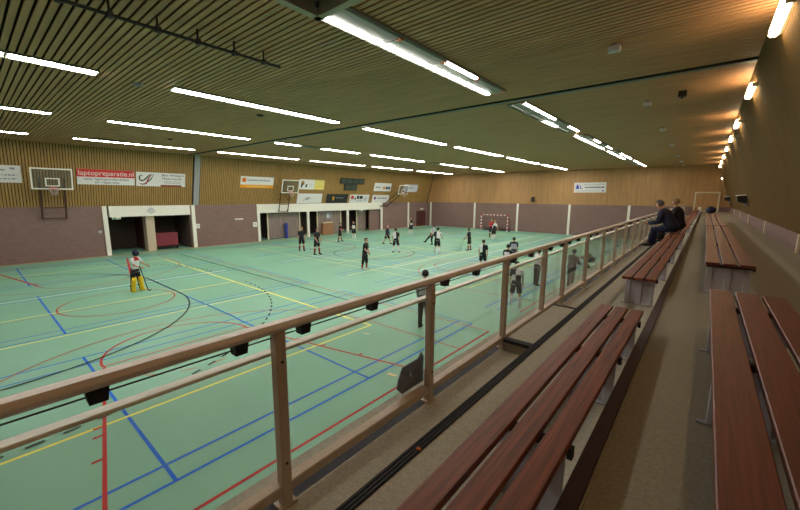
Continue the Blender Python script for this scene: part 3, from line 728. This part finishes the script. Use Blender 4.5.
for y, lb in ((24.4, 'nearer dark wall box with white top on the stand wall'), (41.0, 'farther dark wall box with white top on the stand wall near the corner')):
    z = 4.25; xw = XR + KR * (z - ZB)
    t = thing('wall_loudspeaker', (xw, y, z), lb, 'loudspeaker')
    b = MB(); b.hexa([(-.34, -.34, -.1), (-.02, -.34, -.2), (-.02, .34, -.2), (-.34, .34, -.1)], [(-.4, -.34, .16), (-.02, -.34, .2), (-.02, .34, .2), (-.4, .34, .16)], 'black'); b.build('cabinet', t)
    b = MB(); b.hexa([(-.42, -.36, .165), (-.04, -.36, .205), (-.04, .36, .205), (-.42, .36, .165)], [(-.42, -.36, .22), (-.04, -.36, .26), (-.04, .36, .26), (-.42, .36, .22)], 'white'); b.build('lid', t)
    b = MB(); b.box(-.12, .02, -.1, .1, -.3, -.19, 'greysteel'); b.build('bracket', t)

# ------------------------------------------------------------------ store room contents
t = thing('mat_trolley', (XL - .75, 10.2, 0), 'dark red gym mat standing on a trolley in the first store opening', 'trolley', rz=R(-8))
b = MB(); b.bbox(-.12, .12, -.85, .85, .25, 1.32, 'redmat', .04); b.build('mat', t)
b = MB(); b.box(-.2, .2, -.9, .9, .14, .22, 'darksteel'); b.build('frame', t)
for a in (-.75, .75):
    for c in (-.16, .16):
        b = MB(); b.tube([(c - .02, a, .07), (c + .02, a, .07)], .07, 'rubber', 10); b.build('wheel', t)
def shutter(y0, y1, x, label, edge):
    t = thing('store_partition', (x, y0, 0), label, 'partition', 'partitions in the long store opening'); L = y1 - y0
    b = MB(); n = int(L / .22)
    for k in range(n): b.box(-.03, .01, k * L / n + .01, (k + 1) * L / n - .01, .06, 2.6, 'slatgrey')
    b.build('boards', t)
    b = MB(); b.box(-.05, -.03, 0, L, .06, 2.6, 'darkroom'); b.build('backing', t)
    for k, yy in enumerate(edge):
        b = MB(); b.box(-.06, .05, yy - y0 - .06, yy - y0 + .06, 0, 2.65, 'cream'); b.build('edge_post', t)
shutter(19.1, 22.9, XL - .55, 'grey brown boarded partition behind the blue mat roll', (19.1, 22.8))
shutter(25.1, 28.6, XL - .55, 'grey brown boarded partition behind the wooden vaulting box', (25.1, 28.5))
shutter(31.4, 33.0, XL - .9, 'narrow dark boarded partition at the far end of the long store opening', (31.4,))
t = thing('mat_roll', (XL - .3, 21.0, 0), 'blue gym mat roll standing against the grey brown partition', 'mat')
b = MB(); b.tube([(0, 0, 0), (0, 0, 1.55)], .17, 'bluemat', 14); b.build('roll', t)
b = MB(); b.tube([(0, 0, .5), (0, 0, .56)], .176, 'black', 14); b.tube([(0, 0, 1.05), (0, 0, 1.11)], .176, 'black', 14); b.build('strap', t)
t = thing('vaulting_box', (XL - .3, 26.3, 0), 'wooden vaulting box frame against the partition in the long store opening', 'vaulting box')
for k in range(3):
    b = MB(); g = .04 * k; z0 = .05 + k * .42
    b.hexa([(-.2, -.8 + g, z0), (.2, -.8 + g, z0), (.2, .8 - g, z0), (-.2, .8 - g, z0)], [(-.18, -.77 + g, z0 + .38), (.18, -.77 + g, z0 + .38), (.18, .77 - g, z0 + .38), (-.18, .77 - g, z0 + .38)], 'woodbox'); b.build('section', t)
b = MB(); b.bbox(-.18, .18, -.68, .68, 1.3, 1.4, 'cream', .03); b.build('top_pad', t)
t = thing('notice_board', (XL - .5, 26.6, 1.75), 'grey notice sheet on the boarded partition', 'notice')
b = MB(); b.box(-.02, .0, -.3, .5, 0, .7, 'bgrey'); b.build('sheet', t)
b = MB(); b.box(.0, .008, -.2, .1, .1, .55, 'bpale'); b.build('paper', t)

# ------------------------------------------------------------------ handball goal at the far end
GX0, GX1, GY = -22.35, -18.75, 43.3
t = thing('handball_goal', ((GX0 + GX1) / 2, GY, 0), 'red and white striped handball goal in front of the end wall', 'goal')
W2 = (GX1 - GX0) / 2
for sx in (-1, 1):
    b = MB(); n = 10
    for k in range(n): b.box(sx * W2 - .05, sx * W2 + .05, -.05, .05, k * 2.1 / n, (k + 1) * 2.1 / n, 'goalwhite' if k % 2 == 0 else 'goalred')
    b.build('post', t)
b = MB(); n = 15
for k in range(n): b.box(-W2 + .05 + k * (2 * W2 - .1) / n, -W2 + .05 + (k + 1) * (2 * W2 - .1) / n, -.05, .05, 2.0, 2.1, 'goalred' if k % 2 == 0 else 'goalwhite')
b.build('crossbar', t)
b = MB(); b.box(-W2, W2, .95, 1.0, 0, .06, 'darksteel')
for sx in (-1, 1): b.box(sx * W2 - .025, sx * W2 + .025, .05, 1.0, 0, .06, 'darksteel'); b.tube([(sx * W2, .98, .05), (sx * W2, .75, 1.2), (sx * W2, .05, 2.05)], .025, 'darksteel', 6)
b.build('base_frame', t)
b = MB()
for k in range(19):
    x = -W2 + k * 2 * W2 / 18; b.tube([(x, .96, .06), (x, .75, 1.2), (x, .06, 2.03)], .007, 'darknet', 4, False)
for z, yy in ((.15, .95), (.4, .9), (.65, .86), (.9, .81), (1.15, .76), (1.4, .58), (1.65, .4), (1.9, .18)): b.tube([(-W2, yy, z), (W2, yy, z)], .007, 'darknet', 4, False)
for z in (.1, .22, .34): b.tube([(-W2, .93, z), (W2, .93, z)], .03, 'darknet', 4)
b.build('net', t)

# ------------------------------------------------------------------ people
def person(x, y, z, yaw, h, label, shirt, legs, pose=None, hair='darkhair', sleeve='short', sock=None, shoe='black', halves=None, kind='shorts', helmet=False, pads=None, seat=None, armband=None, longhair=False):
    P = dict(lean=4, tw=0, la=(6, 10, 12), ra=(-4, 10, 14), ll=(4, 5, 4), rl=(-4, 5, 4), head=0, nod=0)
    if pose: P.update(pose)
    s = h / 1.78
    root = thing('person', (x, y, z), label, 'person', rz=R(yaw))
    le = R(P['lean']); pel = Vector((0, 0, .93))
    def up(p):
        p = Vector(p) - pel
        return Vector((p.x * math.cos(le) + p.z * math.sin(le), p.y, -p.x * math.sin(le) + p.z * math.cos(le))) + pel
    ux = up(pel + Vector((1, 0, 0))) - pel; uz = up(pel + Vector((0, 0, 1))) - pel
    J = {'pel': pel, 'sp': up((0, 0, 1.13)), 'ch': up((0, 0, 1.32)), 'nk': up((0, 0, 1.48)), 'nt': up((.015, 0, 1.545))}
    nod = le * .55 + R(P['nod']); hz = Vector((math.sin(nod), 0, math.cos(nod))); hx0 = Vector((math.cos(nod), 0, -math.sin(nod)))
    ht = R(P['head']); hx = (hx0 * math.cos(ht) + Vector((0, 1, 0)) * math.sin(ht)); hy = hz.cross(hx)
    HC = J['nt'] + hz * .11 + hx0 * .012
    def dirv(f, a, sd): return Vector((math.sin(R(f)) * math.cos(R(a)), sd * math.sin(R(a)), -math.cos(R(f)) * math.cos(R(a))))
    for sd, k in ((1, 'l'), (-1, 'r')):
        f, a, bnd = P[k + 'a'][:3]; tw = P[k + 'a'][3] if len(P[k + 'a']) > 3 else a * .3
        sh = up((0, sd * .185, 1.42)); J[k + 'sh'] = sh
        el = sh + dirv(f, a, sd) * .285; J[k + 'el'] = el
        J[k + 'fd'] = dirv(f + bnd, tw, sd); J[k + 'wr'] = el + J[k + 'fd'] * .25
        f, a, bnd = P[k + 'l'][:3]
        hp = Vector((0, sd * .095, .90)); J[k + 'hp'] = hp
        kn = hp + dirv(f, a, sd) * .43; J[k + 'kn'] = kn
        an = kn + dirv(f - bnd, a * .4, sd) * .41; J[k + 'an'] = an
        g = R(P[k + 'l'][3]) if len(P[k + 'l']) > 3 else 0.0
        J[k + 'ft'] = Vector((math.cos(g), sd * .12, math.sin(g))).normalized()
    low = min(J['lan'].z, J['ran'].z) - .075
    dz = -low if seat is None else seat / s - .785
    for k in list(J):
        if k[1:] not in ('fd', 'ft'): J[k] = J[k] + Vector((0, 0, dz))
    HC = HC + Vector((0, 0, dz)); sh0 = Vector((0, 0, dz))
    UP = lambda p: up(p) + sh0
    # body: one skinned surface
    V = []; E_ = []; RD = []
    def vert(p, r, par=None):
        V.append(Vector(p)); RD.append(r)
        if par is not None: E_.append((par, len(V) - 1))
        return len(V) - 1
    vp = vert(J['pel'], .115); v1 = vert(J['sp'], .105, vp); v2 = vert(J['ch'], .112, v1); v3 = vert(J['nk'], .056, v2)
    v4 = vert(J['nt'], .05, v3); v5 = vert(HC - hz * .055 + hx * .012, .066, v4); v6 = vert(HC + hz * .01, .088, v5); v7 = vert(HC + hz * .085 - hx * .005, .068, v6)
    vert(HC + hx * .108 - hz * .02, .013, v6)
    for sd in (1, -1): vert(HC + hy * sd * .094 - hz * .012, .016, v6)
    for sd, k in ((1, 'l'), (-1, 'r')):
        a = vert(J[k + 'sh'], .055, v2); a = vert(J[k + 'el'], .042, a); a = vert(J[k + 'wr'], .028, a)
        fd = J[k + 'fd']; side = fd.cross(Vector((0, sd, 0))); side = side.normalized() if side.length > .1 else Vector((1, 0, 0))
        pm = J[k + 'wr'] + fd * .055; a2 = vert(pm, .03, a)
        inn = Vector((0, -sd, 0)); inn = (inn - fd * inn.dot(fd)); inn = inn.normalized() if inn.length > .1 else Vector((0, -sd, 0))
        for q, fl_ in ((-.027, .05), (-.009, .062), (.009, .06), (.027, .048)):
            b1 = vert(pm + fd * .045 + side * q, .0095, a2); b2 = vert(V[b1] + fd * fl_ * .5 + inn * .012, .0085, b1); vert(V[b2] + fd * fl_ * .4 + inn * .022, .007, b2)
        b1 = vert(pm + side * .04 + fd * .005, .011, a2); vert(V[b1] + fd * .035 + side * .014 + inn * .01, .009, b1)
        a = vert(J[k + 'hp'], .088, vp); a = vert(J[k + 'kn'], .056, a)
        a = vert(J[k + 'kn'] * .62 + J[k + 'an'] * .38, .056, a); a = vert(J[k + 'an'], .036, a); vert(J[k + 'an'] + J[k + 'ft'] * .13 + Vector((0, 0, -.045)), .03, a)
    me = bpy.data.meshes.new('body'); me.from_pydata([v * s for v in V], E_, [])
    tmp = bpy.data.objects.new('tmp', me); C.objects.link(tmp)
    md = tmp.modifiers.new('skin', 'SKIN'); md.use_smooth_shade = True
    for i, r in enumerate(RD): me.skin_vertices[0].data[i].radius = (r * s, r * s)
    me.skin_vertices[0].data[0].use_root = True
    sb = tmp.modifiers.new('sub', 'SUBSURF'); sb.levels = 1; sb.render_levels = 1
    dg = bpy.context.evaluated_depsgraph_get()
    bm_ = bpy.data.meshes.new_from_object(tmp.evaluated_get(dg)); bm_.name = 'body'
    C.objects.unlink(tmp); bpy.data.objects.remove(tmp)
    bm_.materials.clear(); bm_.materials.append(M['skin'])
    body = bpy.data.objects.new('body', bm_); C.objects.link(body); body.parent = root
    def fin(mb, name, smooth=True):
        mb.v = [tuple(Vector(v) * s) for v in mb.v]; return mb.build(name, root, smooth)
    # face
    b = MB()
    for sd in (1, -1): b.ball(HC + hx * .083 + hy * sd * .034 + hz * .012, .014, 'black', 6, 4)
    fin(b, 'eyes')
    b = MB(); b.ball(HC + hx * .082 - hz * .055, (.01, .024, .008), 'c_darkred', 8, 4); fin(b, 'mouth')
    # shirt
    b = MB()
    Y_ = Vector((0, 1, 0))
    RG = [(.86, .135, .18), (.97, .128, .172), (1.12, .122, .165), (1.26, .13, .178), (1.37, .125, .192), (1.44, .1, .17), (1.49, .07, .085), (1.515, .06, .064)]
    if sleeve == 'coat': RG = [(z_, rx * 1.28, ry * 1.22) if z_ < 1.46 else (z_, rx * 1.2, ry * 1.15) for z_, rx, ry in RG]
    cf = 1.3 if sleeve == 'coat' else 1.0
    def mf(i, k, n):
        if not halves: return 'c_' + shirt
        left = 0 < (k + .5) % n < n / 2
        if halves[0] == 'lr': return 'c_' + (shirt if left else halves[1])
        if halves[0] == 'quarters': return 'c_' + (shirt if (left == (i < 3)) else halves[1])
        if halves[0] == 'yoke': return 'c_' + (halves[1] if i >= 4 else shirt)
        if halves[0] == 'collar': return 'c_' + (halves[1] if i >= 4 else shirt)
        if halves[0] == 'side': return 'c_' + (halves[1] if k in (0, n // 2, n // 2 - 1, n - 1) else shirt)
        return 'c_' + shirt
    b.rings([(UP((0, 0, z_)), ux, Y_, rx, ry) for z_, rx, ry in RG], 'c_' + shirt, 16, mf)
    sc = 'c_' + (halves[1] if halves and halves[0] in ('yoke', 'side') else shirt)
    for sd, k in ((1, 'l'), (-1, 'r')):
        S0, E0, W0 = J[k + 'sh'], J[k + 'el'], J[k + 'wr']
        st0 = S0 - Vector((0, sd * .05, 0)) + uz * .01
        scm = sc
        if halves and halves[0] in ('lr', 'quarters'): scm = 'c_' + ((halves[1] if sd > 0 else shirt) if halves[0] == 'quarters' else (shirt if sd > 0 else halves[1]))
        if sleeve == 'short': b.tube([st0, S0, S0.lerp(E0, .8)], [.07, .074, .066], scm, 10)
        else: b.tube([st0, S0, E0, W0.lerp(E0, .06)], [.07 * cf, .074 * cf, .06 * cf, .046 * cf], scm, 10)
    fin(b, 'jacket' if sleeve == 'coat' else 'shirt')
    # legs
    b = MB(); lg = 'c_' + legs
    b.rings([(J['pel'] + Vector((0, 0, -.11)), Vector((1, 0, 0)), Y_, .115, .15), (J['pel'] + Vector((0, 0, -.03)), Vector((1, 0, 0)), Y_, .14, .178), (J['pel'] + Vector((0, 0, .06)), Vector((1, 0, 0)), Y_, .138, .175), (J['pel'] + Vector((0, 0, .13)), Vector((1, 0, 0)), Y_, .12, .158)], lg, 14)
    for k in 'lr':
        Hh, K, A = J[k + 'hp'], J[k + 'kn'], J[k + 'an']
        if kind == 'shorts': b.tube([Hh + Vector((0, 0, .03)), Hh.lerp(K, .35), Hh.lerp(K, .85)], [.1, .105, .1], lg, 12)
        elif kind == 'long': b.tube([Hh + Vector((0, 0, .03)), Hh.lerp(K, .4), K, K.lerp(A, .35)], [.1, .102, .088, .08], lg, 12)
        else: b.tube([Hh + Vector((0, 0, .03)), Hh.lerp(K, .4), K, K.lerp(A, .5), K.lerp(A, .97)], [.1, .1, .078, .068, .06], lg, 12)
    fin(b, 'shorts' if kind == 'shorts' else 'trousers')
    if sock:
        for k in 'lr':
            b = MB(); K, A = J[k + 'kn'], J[k + 'an']; b.tube([K.lerp(A, .16), K.lerp(A, .4), K.lerp(A, .8), A], [.06, .064, .05, .046], 'c_' + sock, 10); fin(b, 'sock')
    for k in 'lr':
        b = MB(); A = J[k + 'an']; fd = J[k + 'ft']; dn = Vector((0, 0, -1))
        b.tube([A - fd * .075 + dn * .035, A - fd * .04 + dn * .03, A + fd * .05 + dn * .033, A + fd * .14 + dn * .047, A + fd * .2 + dn * .055], [.03, .046, .048, .04, .018], 'c_' + shoe, 10); fin(b, 'shoe')
    # hair or helmet
    b = MB()
    cen = HC + hz * .025 - hx * .012; rr = (.108, .102, .118)
    hb = MB(); hb.ball((0, 0, 0), rr, ('c_' + hair), 14, 10, (lambda q: True) if helmet else (lambda q: not (q.x > .02 and q.z < .035) and q.z > (-.1 if longhair else -.06)))
    fx = 1.22 if helmet else 1.0
    b.add([cen + (hx * v[0] + hy * v[1] + hz * v[2]) * fx for v in hb.v], hb.f, 'c_' + hair); fin(b, 'helmet' if helmet else 'hair')
    if helmet:
        b = MB()
        for q in (-.05, -.02, .01): b.tube([HC + hy * -.09 + hx * .07 + hz * q, HC + hx * .14 + hz * q, HC + hy * .09 + hx * .07 + hz * q], .008, 'c_darkgrey', 6)
        fin(b, 'face_guard')
    if pads:
        for k in 'lr':
            b = MB(); K, A = J[k + 'kn'], J[k + 'an']; f_ = Vector((.05, 0, 0))
            b.tube([K.lerp(J[k + 'hp'], .35) + f_, K + f_ * 1.3, K.lerp(A, .5) + f_, A + f_ + Vector((.02, 0, -.02)), A + Vector((.14, 0, -.045))], [.085, .1, .09, .085, .05], 'c_' + pads, 10)
            b.tube([K.lerp(A, .45) - f_ * .3, K.lerp(A, .6) - f_ * .3], .085, 'c_black', 10); fin(b, 'leg_pad')
    if armband:
        b = MB(); b.tube([UP((.1, -.12, 1.0)), UP((.14, -.05, 1.2)), UP((.13, .1, 1.42))], .025, 'c_' + armband, 6, flat=(ux, .4)); fin(b, 'sash')
    mw = Matrix.Translation((x, y, z)) @ Matrix.Rotation(R(yaw), 4, 'Z')
    return {k: mw @ (v * s) for k, v in J.items()}
def stick(hand, tip, label, m='c_darkgrey'):
    """hockey stick from a hand to the floor"""
    t = thing('hockey_stick', (tip[0], tip[1], 0), label, 'hockey stick')
    a = Vector(hand) - Vector((tip[0], tip[1], 0)); d = Vector((0, 0, .05)) - a; d.normalize(); top = a - d * .12
    b = MB(); b.tube([top, Vector((0, 0, .06))], [.017, .02], m, 8); b.build('shaft', t)
    b = MB(); b.tube([top, top + d * .25], .022, 'c_black', 8); b.build('grip', t)
    hd = Vector((d.x, d.y, 0)); hd = hd.normalized() if hd.length > .05 else Vector((1, 0, 0))
    b = MB(); b.tube([(0, 0, .06), hd * .04 + Vector((0, 0, .025)), hd * .1 + Vector((0, 0, .03)), hd * .13 + Vector((0, 0, .07))], [.02, .024, .022, .014], m, 8); b.build('hook', t)
g = person(-19.37, 4.63, 0, 38, 1.85, 'person in goalkeeper kit with dark helmet and yellow leg pads', 'white', 'black', dict(lean=8, la=(30, 10, 40, -10), ra=(25, 12, 45, -15), rl=(-3, 8, 4), ll=(6, 8, 6)), 'navy', 'short', 'yellow', 'yellow', ('collar', 'red'), 'trousers', True, 'yellow')
stick(g['rwr'] + Vector((.02, -.02, -.05)), (-18.95, 4.95), 'dark hockey stick held by the goalkeeper with yellow pads')
person(-24.12, 16.81, 0, -20, 1.9, 'person with fair hair in black kit and dark red socks, arms down', 'black', 'black', dict(la=(8, 6, 30)), 'fair', 'short', 'darkred', 'black')
person(-21.83, 16.51, 0, 10, 1.98, 'person with dark hair in black kit and dark red socks beside the fair haired one', 'black', 'black', dict(ra=(12, 8, 30), ll=(10, 6, 6)), 'darkhair', 'short', 'darkred', 'black')
person(-26.59, 22.86, 0, 30, 1.8, 'person in black with red sash standing before the vaulting box', 'black', 'black', dict(ra=(25, 12, 60, -20), ll=(8, 9, 3), rl=(-6, 9, 3)), 'brown', 'short', 'darkred', 'black', armband='red')
person(-27.46, 25.49, 0, -60, 1.8, 'person in white shirt with black shoulders before the dark far store opening', 'white', 'black', dict(la=(20, 12, 60, -10), ra=(20, 12, 70, -10)), 'darkhair', 'short', 'white', 'shoe', ('yoke', 'black'))
person(-15.27, 15.03, 0, 20, 1.87, 'person in black shirt, long black shorts and white shoes, alone in mid court', 'black', 'black', dict(lean=6, ra=(14, 8, 40), ll=(5, 6, 6), rl=(-5, 7, 4)), 'brown', 'short', 'darkred', 'shoe', None, 'long')
person(-22.03, 24.53, 0, 15, 1.76, 'person with fair hair in navy shirt walking in mid court', 'navy', 'black', dict(lean=4, ll=(26, 4, 10), rl=(-18, 4, 14)), 'fair', 'long', None, 'black')
person(-18.1, 21.2, 0, 150, 1.88, 'person in white shirt with one black side and black shoes in mid court', 'white', 'black', dict(ll=(10, 8, 8), rl=(-12, 8, 6)), 'brown', 'short', 'white', 'black', ('lr', 'black'))
person(-25.98, 33.11, 0, -100, 1.88, 'person in black and white carrying kit near the far backboard', 'white', 'black', dict(la=(30, 8, 70, -20), ra=(30, 8, 60, -20), rl=(14, 6, 6)), 'fair', 'short', 'white', 'shoe', ('quarters', 'black'))
person(-18.58, 26.75, 0, 195, 1.85, 'person in pale shirt and black trousers leaning back, one leg kicked forward', 'white', 'black', dict(lean=-14, ll=(48, 6, 12, 20), rl=(12, 4, 20), la=(-10, 30, 30), ra=(30, 20, 40)), 'brown', 'short', None, 'black', ('side', 'lilac'), 'trousers')
person(-15.44, 22.93, 0, 108, 1.98, 'person in half black, half white shirt next to the kicking person', 'black', 'black', dict(lean=8, la=(20, 14, 40), ra=(20, 12, 40)), 'darkhair', 'short', 'white', 'shoe', ('lr', 'white'))
g = person(-14.39, 26.0, 0, 190, 1.79, 'person in black shirt and dark red socks holding a pale stick', 'black', 'black', dict(lean=5, la=(20, 14, 30), ra=(14, 10, 30)), 'darkhair', 'short', 'darkred', 'black', armband='red')
stick(g['lwr'] + Vector((0, 0, -.05)), (-15.05, 25.85), 'pale hockey stick held by the player in black before the goal', 'c_lilac')
person(-17.5, 36.3, 0, 100, 1.95, 'person in red shirt standing in front of the striped goal', 'red', 'black', dict(la=(25, 15, 40), ra=(20, 12, 40)), 'fair', 'short', 'darkred', 'black')
person(-16.25, 34.3, 0, 80, 2.0, 'person in white and black shirt beside the red shirted one at the goal', 'white', 'black', dict(lean=10, la=(35, 15, 40), ra=(10, 12, 20)), 'fair', 'short', 'white', 'shoe', ('quarters', 'black'))
person(-9.9, 19.6, 0, 112, 1.78, 'person in quartered shirt whose legs are hidden behind the handrail', 'white', 'black', dict(lean=3), 'brown', 'short', 'white', 'shoe', ('lr', 'black'))
person(-6.72, 9.3, 0, 95, 1.95, 'person in dark cap, grey top and dark trousers just beyond the near glass', 'midgrey', 'charcoal', dict(lean=2, la=(4, 16, 14), ra=(6, 16, 12), ll=(4, 6, 4), rl=(-4, 7, 4)), 'darkhair', 'long', None, 'black', None, 'trousers')
person(-5.44, 13.72, 0, 108, 1.8, 'person in black and white shirt and dark shorts behind the third glass pane', 'white', 'charcoal', dict(ll=(8, 8, 6), rl=(-10, 7, 4)), 'darkhair', 'short', 'white', 'shoe', ('quarters', 'black'))
person(-7.95, 18.55, 0, 80, 1.78, 'dark haired person in white shirt with black shoulders cut by the handrail', 'white', 'charcoal', dict(), 'darkhair', 'short', 'white', 'shoe', ('yoke', 'black'))
person(-9.1, 22.2, 0, 120, 1.78, 'person in lilac white shirt farther off across the handrail', 'lilac', 'darkgrey', dict(), 'brown', 'short', 'white', 'shoe', ('yoke', 'navy'))
person(-6.06, 17.82, 0, 60, 1.8, 'person in white shirt and dark trousers behind the fourth glass pane', 'white', 'charcoal', dict(la=(20, 20, 20)), 'darkhair', 'short', None, 'black', None, 'trousers')
person(-4.66, 18.52, 0, 60, 1.85, 'person in a dark grey coat behind the far glass panes', 'darkgrey', 'darkgrey', dict(lean=6, la=(25, 12, 70, -20), ra=(20, 10, 60, -20)), 'darkhair', 'coat', None, 'black', None, 'trousers')
person(-5.0, 24.5, 0, 200, 1.7, 'person in grey crouching behind the far glass panes', 'darkgrey', 'darkgrey', dict(lean=35, ll=(85, 10, 120), rl=(80, 10, 118), la=(40, 10, 40), ra=(40, 10, 40)), 'darkhair', 'coat', None, 'black', None, 'trousers')
# seated spectators on the far front bench, facing the court
SITP = dict(lean=18, ll=(84, 6, 78), rl=(80, 6, 76), la=(12, 8, 66, -14), ra=(14, 8, 62, -14))
for (px, py, lb, sh_, lg_, hr, hh, ln_) in ((-.72, 13.95, 'seated person with grey hair in navy coat and blue jeans', 'navy', 'jeans', 'greyhair', 1.96, 30),
                                   (-.62, 15.3, 'seated person with fair hair in black coat behind the grey haired spectator', 'black', 'charcoal', 'fair', 1.9, 12)):
    person(px, py, ZF, 172, hh, lb, sh_, lg_, dict(SITP, lean=ln_), hr, 'coat', None, 'black', None, 'trousers', seat=ZS1 - ZF)
# third one bends behind
# things lying about
t = thing('sports_bag', (.22, 25.6, ZS2 + .005), 'round dark bag on the far end of the back bench', 'bag')
b = MB(); b.ball((0, 0, .18), (.24, .22, .18), 'c_navy', 14, 8); b.build('body', t, True)
b = MB(); b.tube([(-.1, 0, .33), (-.05, 0, .38), (.05, 0, .38), (.1, 0, .33)], .015, 'c_black', 6); b.build('handle', t, True)
# grey fan-shaped cloth behind the glass
t = thing('folded_cloth', (XRAIL - .08, 2.1, 2.83), 'dark grey fan-shaped folded cloth against the glass beside the second post', 'cloth')
b = MB(); n = 9; front = []; back = []
prof = [(1.55 * u, 1.05 * v) for u, v in [(-.09, .0), (-.12, .05), (-.115, .13), (-.095, .15), (-.085, .2), (-.02, .195), (.04, .205), (.07, .235), (.085, .2), (.09, .1), (.085, .0)]]
cen = (-.03, .09)
vs = [(-.012, cen[0], cen[1])] + [(-.004 - .012 * (i % 2), u, v) for i, (u, v) in enumerate(prof)] + [(.012, cen[0], cen[1])] + [(.006 - .01 * (i % 2), u, v) for i, (u, v) in enumerate(prof)]
k = len(prof); fs = []
for i in range(k):
    j = (i + 1) % k
    fs.append((0, 1 + j, 1 + i)); fs.append((k + 1, k + 2 + i, k + 2 + j)); fs.append((1 + i, 1 + j, k + 2 + j, k + 2 + i))
b.add(vs, fs, 'c_slate'); b.build('cloth', t)
b = MB(); b.box(.012, .016, -.06, -.045, .11, .135, 'bpale'); b.build('tag', t)
for (xx, yy, zz, lb, m) in ((-1.14, 1.55, ZF + .009, 'tiny orange wrapper on the black rubber edge strip', 'c_orange'), (-.31, 1.35, ZA + .012, 'small white paper scrap on the maroon step edge', 'c_white')):
    t = thing('litter_scrap', (xx, yy, zz), lb, 'litter')
    b = MB(); b.add([(-.015, -.012, 0), (.016, -.01, .004), (.013, .012, 0), (-.012, .01, .006), (0, 0, .012)], [(0, 1, 4), (1, 2, 4), (2, 3, 4), (3, 0, 4), (3, 2, 1, 0)], m); b.build('scrap', t)
